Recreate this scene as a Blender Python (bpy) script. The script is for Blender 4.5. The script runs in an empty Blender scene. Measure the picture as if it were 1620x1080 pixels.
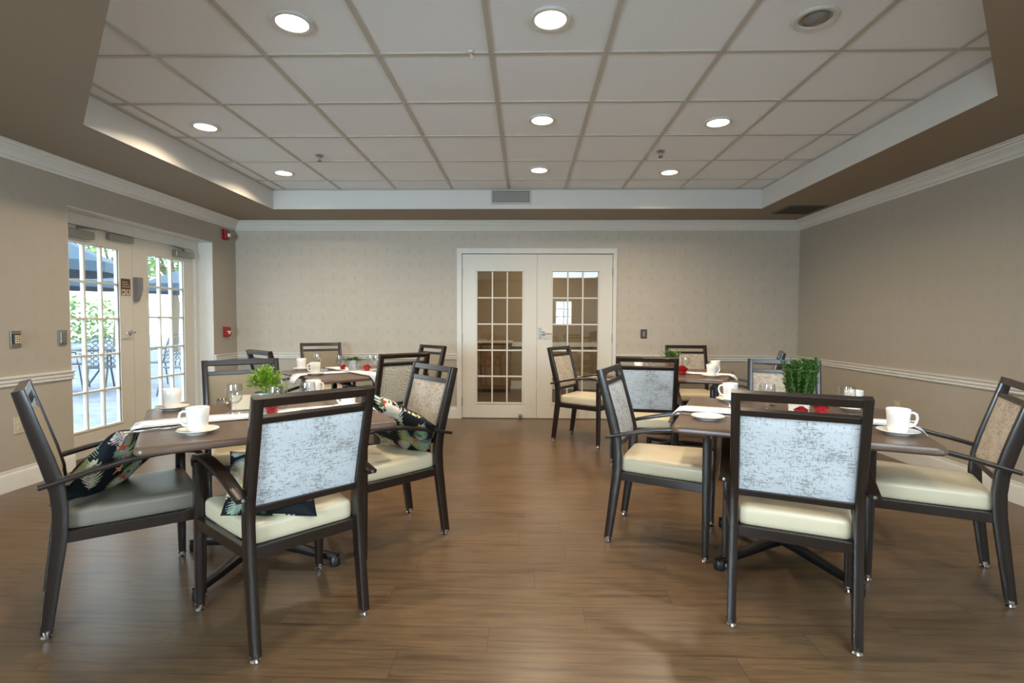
import bpy, bmesh, math, random
from mathutils import Vector, Matrix
from math import sin, cos, pi, radians, hypot
SC = bpy.context.scene
COL = SC.collection
rnd = random.Random(7)

# ------------------------------------------------------------------ materials
def srgb(r, g, b):
    f = lambda c: (c / 255 / 12.92) if c / 255 <= .04045 else ((c / 255 + .055) / 1.055) ** 2.4
    return (f(r), f(g), f(b), 1)

class N:
    def __init__(s, name):
        s.m = bpy.data.materials.new(name); s.m.use_nodes = True
        s.t = s.m.node_tree; s.b = s.t.nodes['Principled BSDF']; s.out = s.t.nodes['Material Output']
    def n(s, typ, **k):
        x = s.t.nodes.new(typ)
        for a, v in k.items():
            if a.startswith('i_'):
                key = a[2:].replace('_', ' ')
                x.inputs[key].default_value = v
            else: setattr(x, a, v)
        return x
    def l(s, a, b): s.t.links.new(a, b)
    def coord(s, kind='Object', scale=(1, 1, 1), rot=(0, 0, 0)):
        c = s.n('ShaderNodeTexCoord'); mp = s.n('ShaderNodeMapping')
        mp.inputs['Scale'].default_value = scale; mp.inputs['Rotation'].default_value = rot
        s.l(c.outputs[kind], mp.inputs['Vector']); return mp.outputs['Vector']
    def noise(s, vec, scale, detail=3, rough=.5, dist=0):
        x = s.n('ShaderNodeTexNoise'); x.inputs['Scale'].default_value = scale; x.inputs['Detail'].default_value = detail
        x.inputs['Roughness'].default_value = rough; x.inputs['Distortion'].default_value = dist
        s.l(vec, x.inputs['Vector']); return x.outputs['Fac']
    def ramp(s, fac, stops, interp='LINEAR'):
        r = s.n('ShaderNodeValToRGB'); r.color_ramp.interpolation = interp
        e = r.color_ramp.elements
        while len(e) < len(stops): e.new(.5)
        for el, (p, c) in zip(e, stops): el.position = p; el.color = c
        s.l(fac, r.inputs['Fac']); return r.outputs['Color']
    def mix(s, fac, a, b, mode='MIX'):
        x = s.n('ShaderNodeMix'); x.data_type = 'RGBA'; x.blend_type = mode
        for sock, v in ((x.inputs[0], fac), (x.inputs[6], a), (x.inputs[7], b)):
            if isinstance(v, (int, float)): sock.default_value = v
            elif isinstance(v, tuple): sock.default_value = v
            else: s.l(v, sock)
        return x.outputs[2]
    def math(s, op, a, b=0.0, c=0.0):
        x = s.n('ShaderNodeMath', operation=op)
        for i, v in enumerate((a, b, c)):
            if isinstance(v, (int, float)): x.inputs[i].default_value = v
            else: s.l(v, x.inputs[i])
        return x.outputs[0]
    def sep(s, vec):
        x = s.n('ShaderNodeSeparateXYZ'); s.l(vec, x.inputs[0]); return x.outputs
    def bump(s, h, strength=.2, dist=.01):
        x = s.n('ShaderNodeBump'); x.inputs['Strength'].default_value = strength; x.inputs['Distance'].default_value = dist
        s.l(h, x.inputs['Height']); s.l(x.outputs['Normal'], s.b.inputs['Normal'])
    def set(s, color=None, rough=.5, metal=0, spec=None, coat=None):
        if color is not None:
            if isinstance(color, tuple): s.b.inputs['Base Color'].default_value = color
            else: s.l(color, s.b.inputs['Base Color'])
        if isinstance(rough, (int, float)): s.b.inputs['Roughness'].default_value = rough
        else: s.l(rough, s.b.inputs['Roughness'])
        s.b.inputs['Metallic'].default_value = metal
        if spec is not None: s.b.inputs['Specular IOR Level'].default_value = spec
        if coat is not None: s.b.inputs['Coat Weight'].default_value = coat; s.b.inputs['Coat Roughness'].default_value = .15
        return s.m

M = {}
def plain(name, rgb, rough=.5, metal=0, spec=None, var=.06, scale=12):
    a = N(name); v = a.coord('Object')
    c = srgb(*rgb); d = tuple(min(1, x * (1 - var)) for x in c[:3]) + (1,)
    e = tuple(min(1, x * (1 + var)) for x in c[:3]) + (1,)
    col = a.mix(a.noise(v, scale), d, e)
    M[name] = a.set(col, rough, metal, spec); return M[name]

# floor: vinyl planks running across the room
a = N('floor_planks'); v = a.coord('Object')
br = a.n('ShaderNodeTexBrick', offset=0, offset_frequency=2, squash=1)
br.inputs['Scale'].default_value = 1; br.inputs['Brick Width'].default_value = 1.22; br.inputs['Row Height'].default_value = .152
br.inputs['Mortar Size'].default_value = .0012; br.inputs['Mortar Smooth'].default_value = .3; br.inputs['Bias'].default_value = 0
br.inputs['Color1'].default_value = (0, 0, 0, 1); br.inputs['Color2'].default_value = (1, 1, 1, 1); br.inputs['Mortar'].default_value = (.5, .5, .5, 1)
sy_ = a.sep(v); wn = a.n('ShaderNodeTexWhiteNoise', noise_dimensions='1D'); a.l(a.math('FLOOR', a.math('DIVIDE', sy_[1], .152)), wn.inputs['W'])
cmb = a.n('ShaderNodeCombineXYZ'); a.l(a.math('MULTIPLY_ADD', wn.outputs['Value'], 1.22, sy_[0]), cmb.inputs[0]); a.l(sy_[1], cmb.inputs[1])
a.l(cmb.outputs[0], br.inputs['Vector'])
off = a.n('ShaderNodeVectorMath', operation='MULTIPLY_ADD'); a.l(br.outputs['Color'], off.inputs[0]); off.inputs[1].default_value = (3.1, 7.7, 0); a.l(v, off.inputs[2])
mp = a.n('ShaderNodeMapping'); mp.inputs['Scale'].default_value = (1.1, 16, 1); a.l(off.outputs[0], mp.inputs['Vector'])
g1 = a.noise(mp.outputs[0], 2.2, 6, .62, .6)
mp2 = a.n('ShaderNodeMapping'); mp2.inputs['Scale'].default_value = (3, 90, 1); a.l(off.outputs[0], mp2.inputs['Vector'])
g2 = a.noise(mp2.outputs[0], 2.5, 3, .6, .2)
base = a.ramp(g1, [(.3, srgb(78, 58, 40)), (.45, srgb(97, 75, 52)), (.58, srgb(109, 85, 60)), (.72, srgb(88, 67, 46))])
fine = a.ramp(g2, [(.3, (.78, .78, .78, 1)), (.7, (1.12, 1.12, 1.12, 1))])
c1 = a.mix(.7, base, fine, 'MULTIPLY')
tone = a.mix(br.outputs['Color'], (.93, .93, .93, 1), (1.07, 1.06, 1.05, 1))
c2 = a.mix(1, c1, tone, 'MULTIPLY')
c3 = a.mix(a.math('MULTIPLY', br.outputs['Fac'], .8), c2, srgb(52, 38, 27))
rr = a.math('MULTIPLY_ADD', g2, .1, .26)
a.bump(a.math('SUBTRACT', g2, a.math('MULTIPLY', br.outputs['Fac'], 1.5)), .06, .002)
M['floor'] = a.set(c3, rr, 0, .5)

# wallpaper with rows of small diamonds
def wallpaper(name, axis, base_rgb, amt=1.0):
    a = N(name); v = a.coord('Object'); sx = a.sep(v); u = sx[axis]; z = sx[2]
    fu = a.math('FRACT', a.math('DIVIDE', a.math('ADD', u, 20), .135)); row = a.math('DIVIDE', z, .165)
    fz = a.math('FRACT', row)
    du = a.math('ABSOLUTE', a.math('SUBTRACT', fu, .5)); dz = a.math('ABSOLUTE', a.math('SUBTRACT', fz, .5))
    dia = a.math('LESS_THAN', a.math('ADD', a.math('MULTIPLY', du, 3.6), a.math('MULTIPLY', dz, 2.2)), .6)
    ring = a.math('PINGPONG', a.math('ADD', a.math('MULTIPLY', du, 2.0), a.math('MULTIPLY', dz, 2.0)), .09)
    ring = a.math('LESS_THAN', ring, .035)
    dashes = a.math('LESS_THAN', a.math('FRACT', a.math('DIVIDE', z, .0125)), .45)
    blk = a.math('GREATER_THAN', a.noise(a.coord('Object', (5, 5, 9)), 1.4, 2), .5)
    nf = a.noise(a.coord('Object', (40, 40, 14)), 3, 3)
    worn = a.math('GREATER_THAN', a.noise(v, 2.2, 3), .44)
    c0 = srgb(*base_rgb)
    dk = tuple(x * (1 - .13 * amt) for x in c0[:3]) + (1,); md = tuple(x * (1 - .1 * amt) for x in c0[:3]) + (1,)
    lt = tuple(min(1, x * (1 + .1 * amt)) for x in c0[:3]) + (1,)
    c = a.mix(nf, c0, lt)
    c = a.mix(a.math('MULTIPLY', ring, .7), c, md)
    c = a.mix(a.math('MULTIPLY', a.math('MULTIPLY', dashes, blk), .6), c, md)
    c = a.mix(a.math('MULTIPLY', dia, a.math('MULTIPLY_ADD', worn, .45, .15)), c, dk)
    M[name] = a.set(c, .5, 0, .4)
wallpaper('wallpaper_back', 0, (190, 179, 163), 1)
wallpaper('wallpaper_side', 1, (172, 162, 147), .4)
plain('wall_lower', (174, 164, 148), .55)
plain('white_trim', (216, 212, 203), .38)
plain('door_paint', (216, 210, 197), .35, var=.02)
plain('soffit_paint', (142, 126, 106), .6, var=.03)
plain('riser_paint', (205, 202, 196), .5, var=.02)
plain('grid_metal', (182, 176, 165), .4, var=.02)
a = N('ceiling_tile'); v = a.coord('Object')
n1 = a.noise(v, 260, 2, .7); n2 = a.noise(v, 1.2, 2)
c = a.mix(n2, srgb(228, 230, 231), srgb(235, 237, 238))
c = a.mix(a.math('MULTIPLY', a.math('GREATER_THAN', n1, .62), .25), c, srgb(150, 148, 144))
M['ceiling_tile'] = a.set(c, .85, 0, .2)
plain('chair_metal', (35, 25, 19), .3, .15, .5, var=.08, scale=60)
M['chair_metal'].node_tree.nodes['Principled BSDF'].inputs['Coat Weight'].default_value = .35
M['chair_metal'].node_tree.nodes['Principled BSDF'].inputs['Coat Roughness'].default_value = .12
plain('table_metal', (30, 27, 26), .4, .4)
plain('chrome', (210, 210, 210), .15, 1)
plain('satin_nickel', (168, 164, 156), .3, 1)
plain('vinyl_cream', (210, 196, 166), .33, 0, .5, .03, 5)
plain('vinyl_taupe', (124, 116, 102), .35, 0, .5, .03, 5)
plain('porcelain', (238, 234, 224), .12, 0, .6, .01)
plain('red_fabric', (178, 22, 28), .6, var=.2, scale=80)
plain('alarm_red', (150, 26, 24), .35)
plain('black_plastic', (28, 27, 27), .4)
plain('brown_plastic', (70, 56, 42), .4)
plain('ivory_plastic', (196, 184, 158), .4)
plain('grey_plastic', (124, 122, 120), .4)
plain('sign_brown', (92, 62, 54), .4)
plain('soil', (50, 36, 26), .9)
plain('leaf_green', (124, 158, 44), .4, var=.35, scale=40)
plain('leaf_dark', (66, 100, 40), .42, var=.4, scale=50)
plain('leaf_mid', (78, 104, 52), .45, var=.35, scale=40)
plain('wood_pot', (128, 96, 62), .55, var=.2)
plain('beige_paper', (216, 198, 172), .6)
plain('vent_dark', (40, 38, 36), .7)
plain('vent_paint', (176, 172, 164), .45)
plain('vent_brown', (92, 80, 66), .55)
plain('hall_wall', (150, 128, 96), .7)
plain('hall_floor', (92, 74, 54), .5)
plain('umbrella_cloth', (46, 72, 92), .8)
plain('umbrella_pole', (120, 118, 112), .4, .6)
plain('iron', (78, 90, 104), .5, .2)
plain('bark', (120, 108, 92), .9, var=.25)
plain('tree_leaves', (140, 176, 110), .6, var=.4, scale=5)
plain('stucco', (222, 208, 180), .8)
plain('window_dark', (120, 140, 156), .15)
plain('concrete', (188, 186, 182), .85)
# galvanized
a = N('galvanized'); v = a.coord('Object'); vo = a.n('ShaderNodeTexVoronoi'); vo.inputs['Scale'].default_value = 60; a.l(v, vo.inputs['Vector'])
M['galvanized'] = a.set(a.mix(vo.outputs['Distance'], srgb(150, 156, 160), srgb(198, 204, 208)), .35, .8)
# walnut laminate
a = N('walnut'); v = a.coord('Object', (1, 14, 1)); g = a.noise(v, 4, 5, .6, .5); g2 = a.noise(a.coord('Object', (4, 120, 1)), 3, 2)
c = a.ramp(g, [(.3, srgb(84, 64, 50)), (.55, srgb(104, 82, 66)), (.75, srgb(92, 70, 56))])
c = a.mix(.5, c, a.ramp(g2, [(.3, (.82, .82, .82, 1)), (.7, (1.1, 1.1, 1.1, 1))]), 'MULTIPLY')
M['walnut'] = a.set(c, .3, 0, .5)
plain('table_edge', (92, 76, 66), .28)
# distressed upholstery
def distressed(name, lt, dk, seed, th=.56):
    a = N(name); v = a.coord('Object')
    mp = a.n('ShaderNodeMapping'); mp.inputs['Location'].default_value = (seed, seed, seed); a.l(v, mp.inputs['Vector']); w = mp.outputs[0]
    def sc(x, y, z):
        m = a.n('ShaderNodeMapping'); m.inputs['Scale'].default_value = (x, y, z); a.l(w, m.inputs['Vector']); return m.outputs[0]
    big = a.noise(sc(1, 1, 1.4), 9, 3, .6)
    hor = a.noise(sc(15, 15, 85), 2.2, 4, .75)
    ver = a.noise(sc(105, 105, 22), 1.8, 3, .7)
    th1 = a.math('SUBTRACT', th + .14, a.math('MULTIPLY', big, .30))
    mh = a.math('GREATER_THAN', hor, th1); mv = a.math('GREATER_THAN', ver, a.math('ADD', th1, .03))
    tiny = a.noise(sc(1, 1, 1), 420, 1)
    m = a.math('MAXIMUM', mh, mv)
    c = a.mix(a.math('MULTIPLY', m, a.math('MULTIPLY_ADD', tiny, .8, .15)), srgb(*lt), srgb(*dk))
    weave = a.math('MULTIPLY_ADD', tiny, .16, .92)
    M[name] = a.set(a.mix(1, c, weave, 'MULTIPLY') if False else c, .75, 0, .25)
    return M[name]
distressed('fabric_distressed', (200, 203, 204), (84, 74, 66), 0, .575)
distressed('fabric_distressed_tan', (190, 180, 166), (116, 102, 90), 3, .55)
a = N('fabric_plain'); v = a.coord('Object'); t = a.noise(v, 500, 1)
M['fabric_plain'] = a.set(a.mix(t, srgb(136, 124, 104), srgb(160, 148, 126)), .8, 0, .2)
# circle pattern
a = N('fabric_circles'); v = a.coord('Object'); vo = a.n('ShaderNodeTexVoronoi', feature='F1'); vo.inputs['Scale'].default_value = 9.5; vo.inputs['Randomness'].default_value = .55
mp = a.n('ShaderNodeMapping'); mp.inputs['Scale'].default_value = (1, .3, .8); a.l(v, mp.inputs['Vector']); a.l(mp.outputs[0], vo.inputs['Vector'])
rg = a.math('PINGPONG', a.math('MULTIPLY', vo.outputs['Distance'], 1.0), .085)
m = a.math('LESS_THAN', rg, .022); n2 = a.noise(v, 90, 2)
M['fabric_circles'] = a.set(a.mix(a.math('MULTIPLY', m, n2), srgb(188, 180, 160), srgb(96, 90, 76)), .8, 0, .2)
# runner cloth with grey stripes at its borders (object space: x along, y across)
a = N('runner_cloth'); v = a.coord('UV'); sx = a.sep(v); y = sx[1]
d = a.math('MINIMUM', y, a.math('SUBTRACT', 1, y))
st = a.math('MULTIPLY', a.math('LESS_THAN', a.math('FRACT', a.math('MULTIPLY', d, 16)), .42), a.math('LESS_THAN', d, .25))
M['runner'] = a.set(a.mix(st, srgb(246, 248, 250), srgb(104, 104, 106)), .75, 0, .2)
# printed pillow
a = N('tropical_print'); at = a.n('ShaderNodeAttribute'); at.attribute_name = 'Print'
M['tropical'] = a.set(at.outputs['Color'], .75, 0, .2)
# paving
a = N('paving'); v = a.coord('Object'); b2 = a.n('ShaderNodeTexBrick'); b2.inputs['Scale'].default_value = 1; b2.inputs['Brick Width'].default_value = .24; b2.inputs['Row Height'].default_value = .12
b2.inputs['Mortar Size'].default_value = .006; b2.inputs['Color1'].default_value = srgb(112, 124, 142); b2.inputs['Color2'].default_value = srgb(136, 146, 160); b2.inputs['Mortar'].default_value = srgb(96, 104, 118)
a.l(v, b2.inputs['Vector']); M['paving'] = a.set(b2.outputs['Color'], .8)
# clear glass for thin ware and panes
def glassmat(name, ior, tint, k=1.0, rough=0.0):
    a = N(name); a.t.nodes.remove(a.b)
    tr = a.n('ShaderNodeBsdfTransparent'); tr.inputs['Color'].default_value = tint
    gl = a.n('ShaderNodeBsdfGlossy'); gl.inputs['Roughness'].default_value = rough
    fr = a.n('ShaderNodeFresnel'); gm = a.n('ShaderNodeNewGeometry'); a.l(a.math('MULTIPLY_ADD', gm.outputs['Backfacing'], 1 / ior - ior, ior), fr.inputs['IOR'])
    mx = a.n('ShaderNodeMixShader'); a.l(a.math('MINIMUM', a.math('MULTIPLY', fr.outputs[0], k), 1.0), mx.inputs[0])
    a.l(tr.outputs[0], mx.inputs[1]); a.l(gl.outputs[0], mx.inputs[2]); a.l(mx.outputs[0], a.out.inputs['Surface'])
    M[name] = a.m
glassmat('pane_glass', 1.5, (.93, .95, .95, 1), 1.6)
glassmat('tableware_glass', 1.5, (.97, .975, .975, 1), 1.8)
def emis(name, rgb, s):
    a = N(name); a.t.nodes.remove(a.b); e = a.n('ShaderNodeEmission'); e.inputs['Color'].default_value = rgb; e.inputs['Strength'].default_value = s
    a.l(e.outputs[0], a.out.inputs['Surface']); M[name] = a.m
emis('lens_glow', (1, .83, .6, 1), 14)
emis('flash_bounce_glow', (.74, .88, 1, 1), 11)  # glow of the added panel that stands for bounced flash
emis('hall_glow', (1, .9, .75, 1), 9)

# ------------------------------------------------------------------ mesh helpers
def bx(bm, c, s, rot=None):
    """box, centre c, full size s"""
    vs = []
    for dx in (-.5, .5):
        for dy in (-.5, .5):
            for dz in (-.5, .5):
                p = Vector((dx * s[0], dy * s[1], dz * s[2]))
                if rot is not None: p = rot @ p
                vs.append(bm.verts.new(p + Vector(c)))
    for f in ((0, 1, 3, 2), (4, 6, 7, 5), (0, 4, 5, 1), (2, 3, 7, 6), (0, 2, 6, 4), (1, 5, 7, 3)):
        bm.faces.new([vs[i] for i in f])
def bxr(bm, x0, x1, y0, y1, z0, z1): bx(bm, ((x0 + x1) / 2, (y0 + y1) / 2, (z0 + z1) / 2), (x1 - x0, y1 - y0, z1 - z0))
def lathe(bm, prof, seg=28, c=(0, 0, 0), close=False):
    rings = []
    for r, z in prof:
        if r < 1e-6: rings.append([bm.verts.new((c[0], c[1], c[2] + z))])
        else: rings.append([bm.verts.new((c[0] + r * cos(2 * pi * i / seg), c[1] + r * sin(2 * pi * i / seg), c[2] + z)) for i in range(seg)])
    pairs = list(zip(rings, rings[1:]))
    if close: pairs.append((rings[-1], rings[0]))
    for A, B in pairs:
        for i in range(seg):
            j = (i + 1) % seg
            if len(A) == 1 and len(B) == 1: continue
            if len(A) == 1: bm.faces.new((A[0], B[i], B[j]))
            elif len(B) == 1: bm.faces.new((A[i], B[0], A[j]))
            else: bm.faces.new((A[i], B[i], B[j], A[j]))
def sweep(bm, pts, prof, side=None, caps=True, scale=None):
    """sweep a closed 2-D profile [(a,b)] along pts; a along 'side', b along the third axis"""
    pts = [Vector(p) for p in pts]; rings = []
    for i, p in enumerate(pts):
        t = (pts[min(i + 1, len(pts) - 1)] - pts[max(i - 1, 0)]).normalized()
        s = Vector(side) if side is not None else (Vector((0, 0, 1)).cross(t) if abs(t.z) < .95 else Vector((1, 0, 0)))
        s = (s - t * s.dot(t)).normalized(); n = t.cross(s)
        k = scale[i] if scale else 1
        if isinstance(k, (int, float)): k = (k, k)
        rings.append([bm.verts.new(p + s * a * k[0] + n * b * k[1]) for a, b in prof])
    m = len(prof)
    for A, B in zip(rings, rings[1:]):
        for i in range(m): bm.faces.new((A[i], A[(i + 1) % m], B[(i + 1) % m], B[i]))
    if caps: bm.faces.new(list(reversed(rings[0]))); bm.faces.new(rings[-1])
def rect(w, h, r=0):
    w /= 2; h /= 2
    if r <= 0: return [(-w, -h), (w, -h), (w, h), (-w, h)]
    k = r * .3
    return [(-w + r, -h), (w - r, -h), (w - k, -h + k), (w, -h + r), (w, h - r), (w - k, h - k), (w - r, h), (-w + r, h), (-w + k, h - k), (-w, h - r), (-w, -h + r), (-w + k, -h + k)]
def circ(r, n=8): return [(r * cos(2 * pi * i / n), r * sin(2 * pi * i / n)) for i in range(n)]
def prism(bm, poly, z0, z1):
    A = [bm.verts.new((x, y, z0)) for x, y in poly]; B = [bm.verts.new((x, y, z1)) for x, y in poly]; n = len(poly)
    bm.faces.new(list(reversed(A))); bm.faces.new(B)
    for i in range(n): bm.faces.new((A[i], A[(i + 1) % n], B[(i + 1) % n], B[i]))
def new(): return bmesh.new()
def obj(name, bm, mat, parent=None, smooth=False, bevel=0, seg=2, loc=None, rotz=None, angle=35):
    bmesh.ops.recalc_face_normals(bm, faces=bm.faces)
    me = bpy.data.meshes.new(name); bm.to_mesh(me); bm.free()
    me.materials.append(M[mat] if isinstance(mat, str) else mat)
    if smooth or bevel:
        for p in me.polygons: p.use_smooth = True
        me.set_sharp_from_angle(angle=radians(angle))
    o = bpy.data.objects.new(name, me); COL.objects.link(o)
    if parent is not None: o.parent = parent
    if loc is not None: o.location = loc
    if rotz is not None: o.rotation_euler = (0, 0, rotz)
    if bevel:
        md = o.modifiers.new('edge', 'BEVEL'); md.width = bevel; md.segments = seg; md.limit_method = 'ANGLE'; md.angle_limit = radians(40); md.harden_normals = True
    return o
def tag(o, label, cat, group=None):
    o['label'] = label; o['category'] = cat
    if group: o['group'] = group
    return o
def thing(name, label, cat, loc=(0, 0, 0), rotz=0, group=None):
    o = bpy.data.objects.new(name, None); o.empty_display_size = .1; COL.objects.link(o)
    o.location = loc; o.rotation_euler = (0, 0, rotz); return tag(o, label, cat, group)
def struct(o, parent=None):
    o['kind'] = 'structure'; return o
def dup(root, loc, rotz, label, group=None):
    r = root.copy(); COL.objects.link(r); r.location = loc; r.rotation_euler = (0, 0, rotz); r['label'] = label
    if group: r['group'] = group
    for ch in list(root.children):
        c = ch.copy(); COL.objects.link(c); c.parent = r
        for g in list(ch.children):
            d = g.copy(); COL.objects.link(d); d.parent = c
    return r

# ------------------------------------------------------------------ camera
YAW, PIT, ROL = .0261, .0385, .0046
Y_ = Matrix(((cos(YAW), sin(YAW), 0), (-sin(YAW), cos(YAW), 0), (0, 0, 1)))
B_ = Matrix(((1, 0, 0), (0, 0, -1), (0, 1, 0)))
X_ = Matrix(((1, 0, 0), (0, cos(PIT), -sin(PIT)), (0, sin(PIT), cos(PIT))))
Z_ = Matrix(((cos(ROL), -sin(ROL), 0), (sin(ROL), cos(ROL), 0), (0, 0, 1)))
Rm = Z_ @ X_ @ B_ @ Y_
cd = bpy.data.cameras.new('camera'); cd.sensor_width = 36; cd.lens = 813.0874 / 1620 * 36; cd.clip_start = .02; cd.clip_end = 200
cam = bpy.data.objects.new('camera', cd); COL.objects.link(cam)
mw = Matrix.Identity(4)
for i in range(3):
    mw[i][0] = Rm[0][i]; mw[i][1] = -Rm[1][i]; mw[i][2] = -Rm[2][i]
mw.translation = Vector((0, 0, 1.2018)); cam.matrix_world = mw
SC.camera = cam

# ------------------------------------------------------------------ room shell
XL, XR, YB, YR = -3.606, 3.304, 6.33, -2.6
S, HC = 2.42, 2.626
OY0, OY1, OH = 3.98, 5.86, 2.10       # opening of the patio doors
RX = -3.80                            # recessed door plane
bm = new(); bxr(bm, XL - .3, XR + .2, YR - .2, YB + .14, -.1, 0); struct(obj('floor', bm, 'floor'))
def wall(name, parts, mat):
    bm = new()
    for p in parts: bxr(bm, *p)
    return struct(obj(name, bm, mat))
wall('wall_left', [(XL - .3, XL, YR, OY0, 0, 2.75), (XL - .3, XL, OY1, YB, 0, 2.75), (XL - .3, XL, OY0, OY1, OH, 2.75)], 'wallpaper_side')
wall('wall_right', [(XR, XR + .2, -.5, YB + .14, 0, 2.75), (XR, XR + .2, YR, -2.3, 0, 2.75), (XR, XR + .2, -2.3, -.5, 0, .7), (XR, XR + .2, -2.3, -.5, 2.1, 2.75)], 'wallpaper_side')
DX0, DX1, DH = -.784, 1.063, 2.035
wall('wall_back', [(XL - .3, DX0 - .02, YB, YB + .14, 0, 2.75), (DX1 + .02, XR, YB, YB + .14, 0, 2.75), (DX0 - .02, DX1 + .02, YB, YB + .14, DH + .02, 2.75)], 'wallpaper_back')
WX0, WX1, WZ0, WZ1 = .86, 1.42, 1.08, 1.86
wall('wall_rear', [(XL - .3, -3.4, YR - .2, YR, 0, 2.75), (-3.4, -1.6, YR - .2, YR, 0, .7), (-3.4, -1.6, YR - .2, YR, 2.1, 2.75), (-1.6, WX0, YR - .2, YR, 0, 2.75), (WX1, XR + .2, YR - .2, YR, 0, 2.75), (WX0, WX1, YR - .2, YR, 0, WZ0), (WX0, WX1, YR - .2, YR, WZ1, 2.75)], 'wallpaper_side')
# dado below the chair rail (plain paint skin, 4 mm proud)
def skin(name, parts): return wall(name, parts, 'wall_lower')
skin('wall_dado', [(XL, XL + .004, YR, OY0, .1, .76), (XL, XL + .004, OY1, YB, .1, .76), (XR - .004, XR, YR, YB, .1, .76), (XL, DX0 - .06, YB - .004, YB, .1, .76), (DX1 + .045, XR, YB - .004, YB, .1, .76)])

# ceiling tiles, grid
bm = new(); bxr(bm, XL - .3, XR + .2, YR - .2, YB + .14, HC + .008, HC + .1)
ceil = struct(obj('ceiling', bm, 'ceiling_tile'))
bm = new()
for k in range(-5, 6):
    x = -.192 + k * .6096
    bxr(bm, x - .012, x + .012, .9, 5.66, HC, HC + .01)
for k in range(-3, 6):
    y = 2.794 + k * .6096 - .05 * 0
    bxr(bm, -2.85, 2.6, y - .0115, y + .0115, HC + .001, HC + .0095)
struct(obj('ceiling_grid', bm, 'grid_metal'))
# soffit ring with an octagonal tray
P = [(-2.77, 3.19), (-2.77, 5.61), (2.515, 5.61), (2.515, 2.86), (.91, 1.2), (-.85, 1.2)]
polys = [[(XL, P[0][1]), P[0], P[1], (XL, P[1][1])], [(XL, P[1][1]), P[1], P[2], (XR, P[2][1]), (XR, YB), (XL, YB)],
         [P[2], P[3], (XR, P[3][1]), (XR, P[2][1])], [P[3], P[4], (XR, P[4][1]), (XR, P[3][1])],
         [(XL, P[5][1]), P[5], P[0], (XL, P[0][1])], [(XL, YR), (XR, YR), (XR, P[4][1]), P[4], P[5], (XL, P[5][1])]]
bm = new()
for pl in polys: bm.faces.new([bm.verts.new((x, y, S)) for x, y in pl])
bmesh.ops.remove_doubles(bm, verts=bm.verts, dist=1e-4)
for f in bm.faces:
    f.normal_update()
    if f.normal.z > 0: f.normal_flip()
me = bpy.data.meshes.new('ceiling_soffit'); bm.to_mesh(me); bm.free(); me.materials.append(M['soffit_paint'])
o = bpy.data.objects.new('ceiling_soffit', me); COL.objects.link(o); struct(o)
bm = new()
for i in range(6):
    (x0, y0), (x1, y1) = P[i], P[(i + 1) % 6]
    d = Vector((x1 - x0, y1 - y0)).normalized(); n = Vector((-d.y, d.x)) * .012   # outward
    A = [(x0, y0), (x1, y1), (x1 + n.x + d.x * .01, y1 + n.y + d.y * .01), (x0 + n.x - d.x * .01, y0 + n.y - d.y * .01)]
    prism(bm, A, S + .0006, HC)
struct(obj('trim_1', bm, 'riser_paint'))
# wall angle of the ceiling grid round the tray
bm = new()
for i in range(6):
    (x0, y0), (x1, y1) = P[i], P[(i + 1) % 6]; d = Vector((x1 - x0, y1 - y0)).normalized(); n = Vector((d.y, -d.x)) * .018
    prism(bm, [(x0, y0), (x1, y1), (x1 + n.x, y1 + n.y), (x0 + n.x, y0 + n.y)], HC - .003, HC + .004)
struct(obj('trim_2', bm, 'grid_metal'))

# mouldings: profile (out from wall, height)
crown = [(0, S - .105), (.012, S - .105), (.016, S - .09), (.03, S - .082), (.034, S - .07), (.052, S - .05), (.075, S - .034), (.078, S - .026), (.098, S - .02), (.104, S - .012), (.118, S - .01), (.118, S - .001), (0, S - .001)]
basep = [(0, 0), (.016, 0), (.016, .105), (.012, .122), (.008, .128), (.008, .145), (0, .15)]
railp = [(0, .728), (.014, .73), (.02, .74), (.013, .748), (.013, .752), (.024, .76), (.024, .77), (.014, .776), (.014, .78), (.03, .79), (.03, .798), (0, .802)]
def mould(name, prof, segs, mat='white_trim'):
    bm = new()
    for kind, c, a0, a1 in segs:
        A = []; B = []
        for o_, z in prof:
            if kind == 'L': p, q = (c + o_, a0, z), (c + o_, a1, z)
            elif kind == 'R': p, q = (c - o_, a0, z), (c - o_, a1, z)
            elif kind == 'B': p, q = (a0, c - o_, z), (a1, c - o_, z)
            else: p, q = (a0, c + o_, z), (a1, c + o_, z)
            A.append(bm.verts.new(p)); B.append(bm.verts.new(q))
        n = len(prof)
        bm.faces.new(A); bm.faces.new(list(reversed(B)))
        for i in range(n): bm.faces.new((A[i], B[i], B[(i + 1) % n], A[(i + 1) % n]))
    return struct(obj(name, bm, mat, smooth=True, angle=28))
mould('trim_3', crown, [('L', XL, YR, YB)]); mould('trim_4', crown, [('R', XR, YR, YB)]); mould('trim_5', crown, [('B', YB, XL, XR)])
mould('baseboard_left', basep, [('L', XL, YR, OY0), ('L', XL, OY1, YB)]); mould('baseboard_right', basep, [('R', XR, YR, YB)])
mould('baseboard_back', basep, [('B', YB, XL, DX0 - .062), ('B', YB, DX1 + .045, XR)])
mould('trim_6', railp, [('L', XL, YR, OY0 + .005), ('L', XL, OY1, YB)]); mould('trim_7', railp, [('R', XR, YR, YB)])
mould('trim_8', railp, [('B', YB, XL, DX0 - .062), ('B', YB, DX1 + .045, XR)])

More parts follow.
